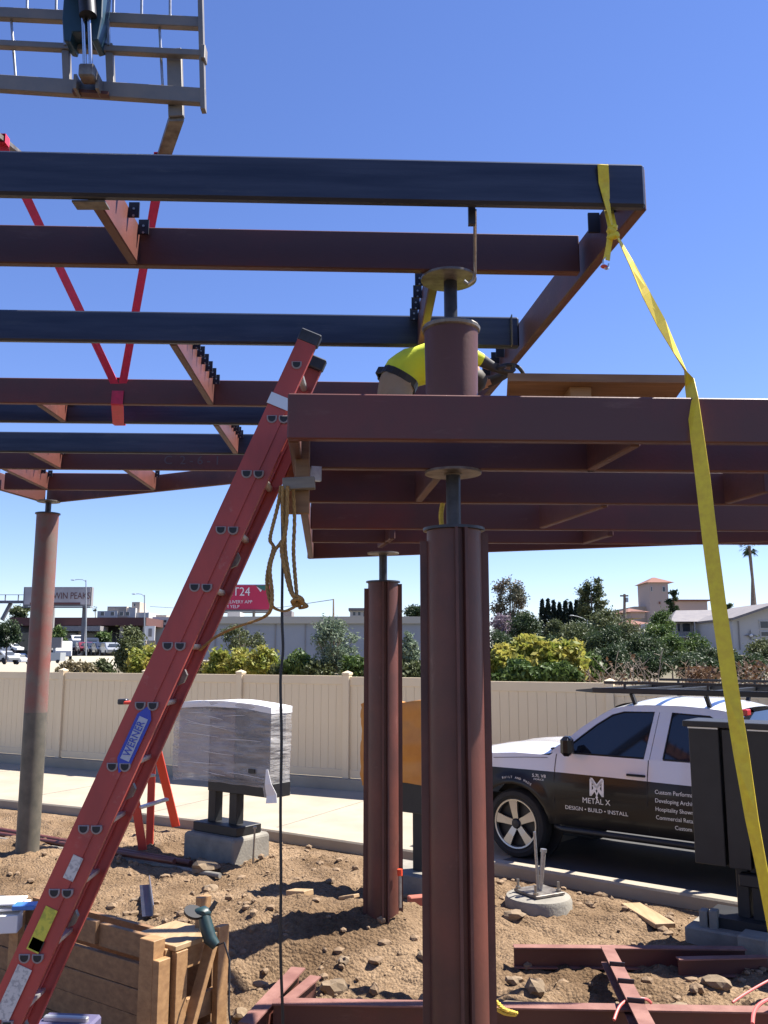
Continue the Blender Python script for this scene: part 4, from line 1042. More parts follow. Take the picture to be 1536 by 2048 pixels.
rumple(cc + V((0, 0, .02)), 1.66, .34, .84, 60, 60, .020, 1, 'plastic_wrap', 'wrap', ws_, sag)
rumple(cc + V((0, 0, .425)), 1.67, .35, .07, 60, 4, .012, 5, 'wrap_top', 'wrap_white', ws_, lambda x, z: .05 * (1 - (2 * x) ** 2))  # whiter film on top, its sunlit look put into the colour
rcr = random.Random(21)
for q in range(12):
    a0 = rcr.uniform(-.82, .3); L_ = rcr.uniform(.25, .8); zz = rcr.uniform(-.32, .36); sl_ = rcr.uniform(-.10, .04)
    MB().ribbon([cc + KE * min(.80, a0 + L_ * t) + KN * .187 + V((0, 0, zz + sl_ * .6 * t + .003 * math.sin(t * 5 + q))) for t in [k / 8 for k in range(9)]], V((0, 0, 1)), [.002 + .003 * math.sin(PI * k / 8) for k in range(9)], .003).build('film_crease', 'wrap_white', ws_)
MB().ribbon([cc + KE * .80 + KN * .19 + V((0, 0, -.22)), cc + KE * .83 + KN * .20 + V((0, 0, -.38)), cc + KE * .87 + KN * .18 + V((0, 0, -.50)), cc + KE * .88 + KN * .19 + V((0, 0, -.58))], KE, [.03, .10, .16, .17], .004).build('loose_flap', 'wrap_white', ws_)
MB().box(cc + KE * .56 + KN * .19 + V((0, 0, -.26)), (.10, .01, .05), KR).build('tape_label', 'black_paint', ws_)
pin = tag(MB().cyl(wc + KE * .56 + KN * .12 + V((0, 0, .02)), wc + KE * .58 + KN * .12 + V((0, 0, .46)), .011, n=8).cyl(wc + KE * .58 + KN * .12 + V((0, 0, .45)), wc + KE * .58 + KN * .12 + V((0, 0, .475)), .022, n=8).build('grade_stake', 'bolt_steel'), 'rusty steel stake standing right of the wrapped sign footing', 'stake')

# orange covered sign between the columns
oc = V((.33, 9.30, 0))
osg = thing('covered_sign', 'sign cabinet under an orange tarpaulin seen between the two finned columns', 'sign', (oc.x, oc.y, 0))
def tarp(x, z): return -.5 * max(0, abs(x) - .36) * (1 if z > .3 else max(0, z)) + (.03 * math.sin(x * 9) if z > .3 else 0) + (-.28 * max(0, -x - .25) if z < -.2 else 0)
rumple(oc + V((0, 0, 1.53)), 1.12, .40, .80, 40, 24, .03, 9, 'tarpaulin', 'tarp_orange', osg, tarp)
kb(osg, 'post', oc + KE * .06 + V((0, 0, .62)), .13, .14, 1.0, 'black_paint'); kb(osg, 'post', oc + KE * -.35 + V((0, 0, .52)), .16, .14, 1.0, 'black_paint') if False else None
kb(osg, 'cabinet_base', oc + KE * .1 + V((0, 0, 1.03)), .95, .30, .36, 'black_paint'); kb(osg, 'footing', oc + KE * .0 + V((0, 0, .12)), .95, .55, .34, 'concrete_grey')

# black sign cabinet at right
sc = V((3.12, 7.72, 0))
bs = thing('black_sign', 'black metal sign cabinet on a post beside the truck at the right edge', 'sign', (sc.x, sc.y, 0))
s0 = atz(1380, 1458, 1.80)
s0 = V((2.585, 7.75, 0))
def sp_(a, b, z): return s0 + KE * a - KN * b + V((0, 0, z))
for a, w, dpt in ((.13, .25, .0), (.37, .17, -.03), (.82, .70, .02), (1.34, .30, .0)):
    MB().box(sp_(a, .18 + dpt / 2, 1.24), (w, .34, 1.10), KR).build('panel', 'black_paint', bs, bevel=.006)
MB().box(sp_(.75, .18, 1.825), (1.56, .42, .05), KR).build('cap', 'black_paint', bs, bevel=.005)
MB().box(sp_(.13, .005, 1.792), (.25, .02, .012), KR).build('lit_edge', 'alu', bs); MB().box(sp_(.83, .005, 1.792), (.68, .02, .012), KR).build('lit_edge', 'alu', bs)  # bright strips added as the painted sunlit edge under the cap
MB().box(sp_(.48, .2, .50), (.13, .16, .62), KR).build('post', 'black_paint', bs, bevel=.006); MB().box(sp_(.34, .2, .50), (.10, .12, .62), KR).build('post', 'black_paint', bs, bevel=.006)
MB().box(sp_(.40, .09, .84), (.10, .03, .16), KR).build('label_plate', 'paper', bs); MB().box(sp_(.42, .08, .60), (.16, .10, .10), KR).build('bracket', 'black_paint', bs, bevel=.01)
MB().box(sp_(.5, .2, .06), (1.15, .62, .30), KR).build('footing', 'concrete_grey', bs, bevel=.015); MB().box(sp_(.45, .2, .25), (.8, .40, .08), KR).build('base_plate', 'black_paint', bs)
for i, (a, lab) in enumerate(((.06, 'left'), (.14, 'right'))):
    tag(MB().box(sp_(a, .0, .27), (.065, .10, .13 + .02 * i), KR + .1).build('paver_brick', 'concrete_grey', bevel=.006), 'concrete brick on end, %s one of the pair on the black sign footing' % lab, 'brick')
tag(MB().box(atz(1512, 1885, .2) + V((0, 0, -.05)), (.22, .22, .22), KR).build('concrete_block', 'concrete_grey', bevel=.01), 'small pale concrete block in front of the black sign footing', 'block')

# round footing with anchor plate and rods
fc = V((1.46, 8.85, 0)); fz = dirt_z(1.46, 8.85)
rf = thing('round_footing', 'round concrete footing with anchor bolts in the dirt in front of the truck', 'footing', tuple(fc))
MB().lathe([(.0, -.12), (.31, -.12), (.315, .12), (.30, .155), (.24, .17), (.0, .172)], fc, 36).build('concrete_pad', 'concrete_grey', rf, smooth=True)
fc = fc - V((0, 0, .07))
MB().box(fc + V((.01, 0, .26)), (.34, .34, .025), .5).build('anchor_plate', 'plate_steel', rf, bevel=.003)
for a in range(4):
    t = .5 + PI / 4 + a * PI / 2; c = fc + V((.19 * math.cos(t), .19 * math.sin(t), 0)); b = MB().cyl(c + V((0, 0, .27)), c + V((0, 0, .36)), .013, n=10).build('anchor_bolt', 'bolt_steel', rf)
    MB().cyl(c + V((0, 0, .275)), c + V((0, 0, .295)), .026, n=6).build('nut', 'bolt_steel', b)
MB().cyl(fc + V((0, 0, .27)), fc + V((-.02, 0, .80)), .014, n=10).build('rod', 'galv', rf, smooth=True); MB().cyl(fc + V((.02, -.03, .27)), fc + V((.055, -.03, .62)), .016, .024, n=10).build('rod', 'galv', rf, smooth=True)
MB().cyl(fc + V((.055, -.03, .62)), fc + V((.058, -.03, .65)), .03, n=10).build('rod_cap', 'galv', rf)

# ---------------------------------------------------------------- loose timber, steel and tools on the dirt
def lying(name, mt, p0, p1, w, h, label, cat, up=(0, 0, 1), bevel=.004):
    return tag(MB().bar(p0, p1, w, h, up).build(name, mt, bevel=bevel), label, cat)
def dz(x, y, h=0): return V((x, y, dirt_z(x, y) + h))
lying('wood_plank', 'wood_pale', dz(2.33, 8.85, .035), dz(2.43, 8.12, .035), .19, .04, 'pale sawn plank lying on the dirt in front of the truck', 'plank')
lying('wood_plank', 'wood_pale', dz(-.86, 8.62, .06), dz(-.68, 8.45, .03), .12, .05, 'short pale wood offcut behind the cable on the dirt mound', 'plank')
lying('wood_plank', 'wood_pale', dz(-.38, 8.35, .03), dz(-.24, 8.2, .03), .07, .03, 'small splinter of pale wood left of the middle column', 'plank')
# I-section steel pieces on the ground
def steel(p0, p1, label, h=.2, w=.10, mt='primer', open_side=1):
    p0, p1 = V(p0), V(p1); d = (p1 - p0).normalized(); s_ = V((d.y, -d.x, 0)).normalized(); t = .010
    o = thing('steel_beam', label, 'beam', tuple((p0 + p1) / 2), 'loose steel beams on the dirt')
    MB().bar(p0 + V((0, 0, h - t / 2)), p1 + V((0, 0, h - t / 2)), w, t).build('flange', 'primer_sunlit', o); MB().bar(p0 + V((0, 0, t / 2)), p1 + V((0, 0, t / 2)), w, t).build('flange', 'primer_sunlit', o)
    MB().bar(p0 + V((0, 0, h / 2)), p1 + V((0, 0, h / 2)), t, h - 2 * t - .001).build('web', mt, o)
    return o
steel((-.68, 5.86, .10), (2.9, 5.70, .10), 'long maroon steel beam crossing the foreground dirt behind the nearest column')
cA, cB = atz(1214, 1892, .30) - V((0, 0, .12)), atz(1300, 2060, .43) - V((0, 0, .12))
b_ = steel(cA, cB, 'maroon steel beam lying across the foreground beam toward the round footing', h=.12, w=.09)
for t in (.3, .52, .74):
    p = cA.lerp(cB, t); MB().box(p + V((0, 0, .13)), (.10, .012, .03), -.27).build('clip_plate', 'dark_clip', b_)
steel((.98, 7.13, .08), (2.72, 7.12, .07), 'dark maroon beam lying in front of the black sign footing', h=.15, w=.08)
steel((2.15, 6.92, .08), (2.83, 6.98, .075), 'short maroon beam end beside the dark beam in front of the sign', h=.13, w=.07)
steel((-.58, 6.42, .12), (-.80, 5.55, .10), 'maroon beam end angled beside the black cable in the foreground', h=.19, w=.10)
steel((-.46, 6.38, .10), (-.62, 5.92, .10), 'dirt covered maroon beam end beside the angled one', h=.17, w=.08, mt='primer_worn')
steel((-.72, 5.52, .06), (-.50, 5.50, .06), 'small maroon steel cut-off below the angled beam end', h=.12, w=.09)
# long thin stock on the dirt at left
for i, (x0, y0, x1, y1, r, mt, nm) in enumerate(((-6.2, 13.1, -2.15, 10.35, .035, 'primer_bright', 'maroon pipe at the back of the bundle'), (-6.0, 12.75, -2.3, 10.2, .03, 'primer_bright', 'maroon pipe in the middle of the bundle'), (-5.6, 12.2, -1.75, 9.95, .028, 'wood_grey', 'greyish pole at the front of the bundle'))):
    tag(MB().cyl(dz(x0, y0, .05), dz(x1, y1, .05), r, n=10).build('loose_pipe', mt, smooth=True), nm + ' lying left of the wrapped sign', 'pipe', 'pipes lying behind the ladders')
pa, pb = V((-2.35, 9.15, dirt_z(-2.35, 9.15) + .10)), V((-2.02, 8.02, dirt_z(-2.02, 8.02) + .03))
an = thing('steel_angle', 'dark blue steel angle lying on the dirt right of the red ladder', 'steel angle', tuple(pb))
MB().bar(pa, pb, .09, .008).build('leg', 'mill_steel', an); MB().bar(pa + V((.045, .01, .045)), pb + V((.045, .01, .045)), .008, .09).build('leg', 'galv', an)
# timber formwork box, boards one by one
C0 = V((-1.31, 5.5, 0)); FE = V((.82, -.57, 0)).normalized(); FB = V((.57, .82, 0)).normalized(); FRZ = math.atan2(FE.y, FE.x)
fw = thing('formwork_box', 'timber formwork box of stacked planks at the foot of the red ladder', 'formwork', tuple(C0))
zt = .74
for i in range(5):
    L = 1.9; off = 0
    c = C0 - FE * (.12 + L / 2) + V((0, 0, zt - .08 - i * .142)) - FB * -.03
    if i == 0:
        MB().box(C0 - FE * (.62 + .7) + FB * .045 + V((0, 0, zt - .055)), (1.4, .036, .135), FRZ).build('plank', 'wood_dark', fw, bevel=.003)
        MB().box(C0 - FE * .36 + FB * .075 + V((0, 0, zt - .07)), (.52, .036, .135), FRZ).build('plank', 'wood_dark', fw, bevel=.003)
    else: MB().box(c + FB * (.004 * (i % 2)), (L, .038, .139), FRZ).build('plank', 'wood_dark', fw, bevel=.003)
for a, h, w in ((-.06, .76, .12), (.025, .66, .05)):
    MB().box(C0 + FE * a + V((0, 0, h / 2)), (w, .09, h), FRZ).build('stake', 'wood', fw, bevel=.003)
MB().box(C0 - FE * 1.35 + KN * .03 + V((0, 0, .38)), (.10, .05, .80), FRZ).build('stake', 'wood', fw, bevel=.003)
for b, z, h in ((.27, .62, .15), (.27, .30, .14), (.27, .10, .14)):
    MB().box(C0 + FB * b + FE * -.01 + V((0, 0, z)), (.036, .46, h), FRZ).build('end_plank', 'wood', fw, bevel=.003)
for b, h in ((.12, .68), (.46, .74)):
    MB().box(C0 + FB * b + FE * .045 + V((0, 0, h / 2)), (.045, .09, h), FRZ).build('stake', 'wood', fw, bevel=.003)
MB().bar(C0 + FB * .10 + FE * .09 + V((0, 0, .08)), C0 + FB * .34 + FE * .08 + V((0, 0, .66)), .035, .08, up=FE).build('brace', 'wood', fw, bevel=.003)
MB().box(C0 + FB * .25 - FE * .14 + V((0, 0, .70)), (.40, .36, .03), FRZ).build('top_board', 'wood_pale', fw, bevel=.003)
MB().box(C0 + FB * .44 - FE * .10 + V((0, 0, .80)), (.05, .09, .19), FRZ).build('stake', 'wood', fw, bevel=.003)
MB().box(C0 + FB * .52 - FE * 1.02 + V((0, 0, .30)), (1.9, .038, .60), FRZ).build('far_wall', 'wood_dark', fw)
# angle grinder on the box
gc = at(412, 1862, 5.68)
gr = thing('angle_grinder', 'dark green power tool resting on top of the formwork box', 'power tool', tuple(gc))
MB().tube([gc + V((-.02, .02, .09)), gc + V((.0, .0, .03)), gc + V((.03, -.02, -.04)), gc + V((.07, -.03, -.075))], [.036, .042, .04, .028], 12).build('motor_body', 'tool_green', gr, smooth=True)
MB().blob(gc + V((-.03, .02, .10)), .045, (1.3, 1, .8), .2, 2, 4).build('gear_head', 'tool_green', gr, smooth=True)
MB().cyl(gc + V((-.08, .0, .10)), gc + V((-.075, -.005, .115)), .06, n=20).build('disc_guard', 'black_paint', gr, smooth=True)
MB().cyl(gc + V((.01, .02, .10)), gc + V((.05, .04, .16)), .014, n=10).build('side_handle', 'rubber', gr, smooth=True)
MB().tube([gc + V((.07, -.03, -.075)), gc + V((.12, -.05, -.05)), gc + V((.16, -.08, -.14)), gc + V((.17, -.12, -.4)), V((gc.x + .22, gc.y - .2, .12)), V((gc.x + .5, gc.y - .5, .10))], .006, 6).build('power_cord', 'cable_black', gr, smooth=True)
# papers, blue sheet, dark tool case at the lower left
tag(MB().box(at(8, 1812, 6.2), (.30, .22, .012), .2).box(at(5, 1806, 6.2) + V((0, 0, .014)), (.26, .2, .01), .05).build('paper_stack', 'paper'), 'white papers stacked on the formwork at the left picture edge', 'papers')
tag(MB().box(at(50, 1812, 6.1), (.14, .10, .03), .1).build('blue_packet', 'blue_plastic', bevel=.004), 'small blue and white packet beside the papers left of the ladder', 'packet')
tag(MB().box(at(6, 1843, 6.15), (.22, .16, .11), .15).build('white_carton', 'paper', bevel=.004), 'white carton standing below the papers at the left edge', 'carton')
cs = thing('tool_case', 'dark purple tool case in the shade below the formwork', 'tool case', (-1.75, 4.9, .1))
tc_ = at(132, 2042, 5.0); MB().box(tc_ + V((0, 0, -.08)), (.30, .22, .16), -.1).build('case_body', 'purple_box', cs, bevel=.012); MB().box(tc_ + V((.0, 0, .01)), (.24, .03, .03), -.1).build('handle', 'alu', cs, bevel=.006)
# orange capped marker and pipe bits by the middle column
mk = thing('marker_stake', 'thin steel marker stake with a red cap at the foot of the middle column', 'stake', (.14, 7.72, .3))
p = at(800, 1815, 7.72); MB().cyl(p, p + V((.0, 0, .27)), .014, n=10).build('rod', 'galv', mk, smooth=True); MB().cyl(p + V((0, 0, .25)), p + V((0, 0, .30)), .022, n=12).build('cap', 'orange_cap', mk, smooth=True)
tag(MB().box(dz(.30, 8.5, .06), (.16, .10, .10), .3).build('clay_brick', 'brick_red', bevel=.008), 'red clay brick half buried between the two finned columns', 'brick')
# stepladder
sl = thing('stepladder', 'orange stepladder standing behind the red extension ladder', 'ladder', (-2.95, 11.5, .1))
tp = at(246, 1408, 11.5)
f1, f2 = atz(286, 1697, .12), atz(352, 1648, .13)
hg = at(312, 1475, 11.3)
def leg(a, b, nm='rail', w=.06): MB().bar(a, b, w, .028, up=(0, 1, 0)).build(nm, 'step_orange', sl, bevel=.004)
leg(V((tp.x + .12, tp.y, tp.z)), V((tp.x - .22, tp.y + .25, .12))); leg(V((tp.x + .42, tp.y - .1, tp.z - .02)), V((f1.x + .0, f1.y + .3, .10)), w=.09)
fA, fB = at(246, 1560, 11.2), at(286, 1692, 10.9)
MB().bar(at(262, 1545, 11.0), V((f1.x, f1.y, .10)), .10, .03, up=(0, 1, 0)).build('rail', 'step_orange', sl, bevel=.004)
MB().bar(at(306, 1465, 11.9), V((f2.x, f2.y, .10)), .11, .03, up=(0, 1, 0)).build('rail', 'step_orange', sl, bevel=.004)
for (a, b) in (((262, 1556), (308, 1550)), ((280, 1615), (335, 1598))): MB().bar(at(*a, 11.0), at(*b, 11.2), .09, .03).build('tread', 'alu', sl, bevel=.004)
MB().box(at(305, 1503, 11.25), (.12, .12, .06)).build('hinge', 'alu', sl, bevel=.01)
MB().box(V((tp.x + .27, tp.y - .05, tp.z + .02)), (.46, .16, .04)).build('top_cap', 'step_orange', sl, bevel=.01); MB().box(tp + V((.0, 0, .03)), (.12, .1, .07)).build('top_bracket', 'pipe_steel', sl, bevel=.012)
# red cords, yellow rope end
tag(rope_path('drape_cord', [(1228, 2040, 5.5), (1240, 2012, 5.6), (1262, 1998, 5.68), (1290, 1998, 5.7), (1302, 2006, 5.72)], .009, 'cord_red'), 'red cord draped over the foreground beam near the crossing beam', 'cord')
tag(rope_path('drape_cord', [(1505, 2048, 5.3), (1508, 2025, 5.45), (1520, 2008, 5.6), (1545, 1998, 5.7), (1570, 2010, 5.8)], .011, 'cord_red'), 'red cord hooked over the foreground beam at the right picture edge', 'cord')
tag(rope_path('drape_cord', [(1465, 2005, 6.05), (1490, 1988, 6.15), (1530, 1965, 6.3), (1580, 1940, 6.4)], .008, 'cord_red'), 'thin red cord lying on the dirt behind the foreground beam at right', 'cord')
yr = thing('rope_end', 'yellow rope end poking out from behind the nearest column', 'rope', tuple(at(990, 2010, 5.4)))
rope_path('strand', [(965, 1990, 5.55), (990, 2002, 5.5), (1008, 2018, 5.48), (1032, 2026, 5.46)], .014, 'rope_yellow', yr); rope_path('strand', [(965, 2010, 5.55), (992, 2018, 5.5), (1010, 2027, 5.48), (1030, 2030, 5.46)], .013, 'rope_yellow', yr)
rope_path('strand', [(880, 1012, 4.35), (884, 1030, 4.36), (882, 1052, 4.36)], .007, 'rope_yellow', yr) if False else None
tag(rope_path('yellow_cord', [(885, 1008, 4.42), (882, 1030, 4.40), (884, 1056, 4.38)], .012, 'rope_yellow'), 'short yellow cord hanging behind the pipe on top of the nearest column', 'cord')
# rocks: single stones big enough to count
spots = [(-.62, 6.55, .085), (-.35, 6.75, .07), (.28, 6.6, .06), (-.15, 6.3, .075), (.45, 6.2, .09), (-.9, 7.0, .05), (1.05, 6.55, .07), (.85, 6.2, .12), (1.55, 6.35, .05), (2.3, 6.55, .08), (1.18, 8.5, .07), (.95, 6.85, .05), (-1.75, 9.35, .09), (-1.95, 10.15, .11), (-2.3, 8.75, .06), (-1.5, 8.0, .07), (.30, 7.2, .05), (-.3, 7.15, .045), (2.0, 7.6, .04), (-3.6, 10.4, .07), (-3.9, 12.0, .09), (1.15, 7.3, .05), (-1.2, 7.4, .045), (.75, 8.2, .05), (1.9, 6.15, .06), (2.25, 6.1, .05), (-.95, 6.3, .05)]
where = ['nearest the black cable', 'right of the cable', 'right of the middle column shadow', 'behind the foreground beam left of the main column', 'against the foreground beam beside the main column', 'left of the cable', 'beside the dark trench beam', 'biggest, just right of the main column base', 'under the crossing beam', 'under the dark beam at right', 'left of the round footing', 'in the shade right of the main column', 'pale and jagged by the steel angle', 'big pale one below the stepladder', 'left of the steel angle', 'in front of the steel angle', 'right of the middle column foot', 'left of the middle column shadow', 'in front of the plank', 'behind the ladder foot', 'far left by the pipes', 'left of the crossing beam', 'on the left slope of the mound', 'between main column and round footing', 'between the crossing beam and right edge', 'nearest the right-hand red cord', 'beside the angled beam end']
rr = random.Random(5)
for i, ((x, y, r), w) in enumerate(zip(spots, where)):
    tag(MB().blob((x, y, dirt_z(x, y) + r * .3), r, (rr.uniform(.9, 1.4), rr.uniform(.7, 1.1), rr.uniform(.55, .85)), .55, 2, i).build('rock', 'rock'), 'tan rock on the dirt, ' + w, 'rock', 'rocks on the dirt')

# ---------------------------------------------------------------- far buildings, boards, lamps, cars
def P(px, py, Y): return at(px, py, Y)
def wpx(n, Y): return n * Y / F_PX
def wall_box(o, name, px0, px1, py0, py1, Y, d, mt, par=None):
    a, b = P(px0, py0, Y), P(px1, py1, Y)
    return MB().box(((a.x + b.x) / 2, Y + d / 2, (a.z + b.z) / 2), (abs(b.x - a.x), d, abs(a.z - b.z))).build(name, mt, par or o)
def bwin(o, px0, px1, py0, py1, Y, mt='window_dark', frame='white_wall', par=None):
    a, b = P(px0, py0, Y), P(px1, py1, Y); c = ((a.x + b.x) / 2, Y - .03, (a.z + b.z) / 2); w, h = abs(b.x - a.x), abs(a.z - b.z)
    f = MB().box(c, (w + .16, .06, h + .16)).build('window', frame, o); MB().box((c[0], Y - .065, c[2]), (w, .02, h)).build('pane', mt, f); return f
def roof_hip(o, px0, px1, py_eave, py_top, Y, d, mt, over=1.5):
    a, b, t = P(px0, py_eave, Y), P(px1, py_eave, Y), P((px0 + px1) / 2, py_top, Y + d / 2); z0, z1 = a.z, t.z; w = b.x - a.x; i = min(w, d) * .45
    vs = [(a.x - over, Y - over, z0), (b.x + over, Y - over, z0), (b.x + over, Y + d + over, z0), (a.x - over, Y + d + over, z0), (a.x + i, Y + d / 2, z1), (b.x - i, Y + d / 2, z1)]
    return MB().add(vs, [(3, 2, 1, 0), (0, 1, 5, 4), (2, 3, 4, 5), (1, 2, 5), (3, 0, 4)]).build('roof', mt, o)

# mission style tower building
Yt = 130
tw = thing('tower_building', 'cream stucco tower with red tile roof above the trees at right', 'building', tuple(P(1320, 1260, Yt)))
wall_box(tw, 'wall', 1298, 1342, 1164, 1290, Yt, 6, 'stucco_pink'); roof_hip(tw, 1298, 1342, 1165, 1155, Yt, 6, 'roof_tile', .4)
bwin(tw, 1325, 1330, 1174, 1183, Yt); bwin(tw, 1317, 1321, 1203, 1208, Yt, 'roof_tile', 'stucco_pink'); bwin(tw, 1302, 1304, 1174, 1182, Yt)
wall_box(tw, 'wall', 1268, 1302, 1213, 1300, Yt + 2, 12, 'stucco'); wall_box(tw, 'wall', 1350, 1420, 1201, 1300, Yt + 4, 12, 'stucco_pink'); wall_box(tw, 'parapet', 1349, 1421, 1199, 1202, Yt + 3.6, 13, 'roof_tile')
rh = thing('red_roof_house', 'small house with red tiled roof half hidden left of the tower', 'house', tuple(P(1270, 1250, 105)))
wall_box(rh, 'wall', 1260, 1300, 1248, 1290, 105, 8, 'stucco'); roof_hip(rh, 1258, 1300, 1249, 1240, 105, 8, 'roof_tile', .5); wall_box(rh, 'wall', 1262, 1290, 1222, 1236, 112, 8, 'stucco'); roof_hip(rh, 1260, 1292, 1224, 1217, 112, 8, 'roof_tile', .4)
# grey roofed apartments
Ya = 72
ap = thing('apartment_building', 'two storey apartment block with long grey roof and balcony at right', 'building', tuple(P(1400, 1300, Ya)))
wall_box(ap, 'wall', 1345, 1462, 1241, 1312, Ya, 9, 'white_wall')
e0, e1 = P(1340, 1243, Ya - 1.4), P(1468, 1243, Ya - 1.4); r0, r1 = P(1352, 1221, Ya + 4), P(1468, 1219, Ya + 4)
MB().add([e0, e1, r1, r0, (r1.x, Ya + 10, e1.z), (r0.x, Ya + 10, e0.z)], [(0, 1, 2, 3), (3, 2, 4, 5), (0, 3, 5), (1, 4, 2), (0, 5, 4, 1)]).build('roof', 'roof_grey', ap)
for x0, x1 in ((1354, 1360), (1364, 1380), (1386, 1392), (1394, 1402), (1410, 1418), (1422, 1430), (1436, 1446)): bwin(ap, x0, x1, 1247, 1263, Ya)
for x0, x1 in ((1352, 1362), (1372, 1382), (1396, 1404), (1420, 1432)): bwin(ap, x0, x1, 1282, 1297, Ya)
wall_box(ap, 'balcony_slab', 1343, 1460, 1272, 1275, Ya - 1.3, 1.3, 'white_wall'); wall_box(ap, 'balcony_rail', 1343, 1460, 1263, 1265, Ya - 1.3, .06, 'board_grey')
for k in range(14): wall_box(ap, 'baluster', 1345 + k * 8.6, 1346 + k * 8.6, 1265, 1272, Ya - 1.3, .05, 'board_grey')
for x in (1350, 1390, 1430): wall_box(ap, 'balcony_post', x, x + 1.5, 1243, 1300, Ya - 1.35, .1, 'white_wall')
Yb = 64
ag = thing('gabled_building', 'white gabled building with star ornament at the right picture edge', 'building', tuple(P(1500, 1300, Yb)))
g0, g1, gt = P(1464, 1239, Yb), P(1640, 1200, Yb), P(1560, 1212, Yb)
a, b = P(1464, 1239, Yb), P(1640, 1310, Yb)
MB().prism([(a.x, b.z), (b.x, b.z), (b.x, P(1640, 1240, Yb).z), (P(1555, 1210, Yb).x, P(1555, 1210, Yb).z), (a.x, a.z)], (0, Yb, 0), (1, 0, 0), (0, 0, 1), (0, 8, 0)).build('wall', 'white_wall', ag)
t0, t1, t2 = P(1458, 1240, Yb), P(1555, 1207, Yb), P(1645, 1240, Yb)
for p, q in ((t0, t1), (t1, t2)): MB().bar(p + V((0, 3.8, .05)), q + V((0, 3.8, .05)), 9, .16, up=(0, 0, 1)).build('roof', 'roof_grey', ag)
bwin(ag, 1520, 1536, 1243, 1256, Yb); bwin(ag, 1522, 1540, 1264, 1272, Yb)
s_c = P(1501, 1271, Yb - .1)
for k in range(4):
    an_ = PI / 2 * k; d = V((math.cos(an_), 0, math.sin(an_))); pnp = V((-d.z, 0, d.x))
    MB().add([s_c + d * wpx(13, Yb), s_c + pnp * wpx(3, Yb), s_c - pnp * wpx(3, Yb), s_c + V((0, -.1, 0))], [(0, 1, 3), (0, 3, 2), (0, 2, 1)]).build('star_ray', 'board_grey', ag)
MB().blob(s_c + V((0, -.12, 0)), wpx(3.2, Yb), rough=0, sub=2).build('star_boss', 'paper', ag)
wall_box(ag, 'downpipe', 1478, 1480, 1242, 1300, Yb - .1, .08, 'board_grey')
# warehouse behind the shrubs
Yw = 62
wh = thing('warehouse', 'long low grey walled warehouse with pale roof behind the shrubs', 'building', tuple(P(620, 1300, Yw)))
wall_box(wh, 'wall', 395, 860, 1246, 1320, Yw, 14, 'grey_wall'); wall_box(wh, 'parapet', 392, 864, 1233, 1247, Yw - .25, 14.5, 'cream_roof')
for x in range(430, 850, 60): wall_box(wh, 'wall_joint', x, x + 1, 1248, 1316, Yw - .05, .05, 'board_grey')
wall_box(wh, 'roof_unit', 563, 583, 1222, 1240, Yw + 5, 2, 'roof_grey'); wall_box(wh, 'roof_unit', 455, 480, 1224, 1234, Yw + 6, 2, 'white_wall')
rb = thing('far_rooftops', 'row of low white and grey rooftops beyond the warehouse', 'building', tuple(P(680, 1225, 95)))
wall_box(rb, 'wall', 700, 770, 1220, 1250, 95, 8, 'white_wall'); wall_box(rb, 'roof', 697, 772, 1216, 1221, 94.6, 9, 'roof_grey'); bwin(rb, 727, 741, 1223, 1233, 95)
for x in (706, 716, 750): bwin(rb, x, x + 5, 1224, 1231, 95)
# commercial building and rooftops at left
Yc = 140
cb = thing('commercial_building', 'low dark shopfront building with brown fascia and parked cars at left', 'building', tuple(P(150, 1300, Yc)))
wall_box(cb, 'fascia', 20, 292, 1235, 1251, Yc - 1, 12, 'brown_fascia'); wall_box(cb, 'back_wall', 22, 290, 1250, 1312, Yc + 4, 8, 'dark_open'); wall_box(cb, 'awning', 118, 200, 1252, 1262, Yc - 3, 4, 'board_grey')
for x in (24, 70, 118, 158, 194, 240, 286): wall_box(cb, 'pillar', x, x + 4, 1250, 1312, Yc - .5, .6, 'stucco')
for x in (30, 76, 126, 164, 202, 248): bwin(cb, x, x + 30, 1266, 1300, Yc + 3.9, 'window_dark', 'board_grey')
wb2 = thing('white_roofline_building', 'white stepped building with small tower rising behind the brown shopfront', 'building', tuple(P(240, 1235, 190)))
for x0, x1, y0 in ((195, 232, 1222), (215, 250, 1213), (232, 268, 1216), (262, 295, 1225)): wall_box(wb2, 'wall', x0, x1, y0, 1290, 190 + x0 * .02, 10, 'white_wall' if x0 != 215 else 'stucco')
wall_box(wb2, 'tower', 264, 276, 1204, 1290, 196, 5, 'stucco'); bwin(wb2, 268, 271, 1207, 1213, 196); wall_box(wb2, 'wall', 270, 294, 1236, 1300, 170, 8, 'stucco_pink')
for x in (202, 222, 240, 252): bwin(wb2, x, x + 6, 1224, 1231, 189.6)
ob = thing('office_block', 'pale blocky building left of the red ladder in the distance', 'building', tuple(P(318, 1260, 150)))
wall_box(ob, 'wall', 305, 345, 1234, 1300, 150, 10, 'white_wall'); wall_box(ob, 'wall', 312, 330, 1230, 1300, 152, 8, 'stucco')
for x in (310, 319, 328): 
    for y in (1240, 1250): bwin(ob, x, x + 5, y, y + 5, 150)
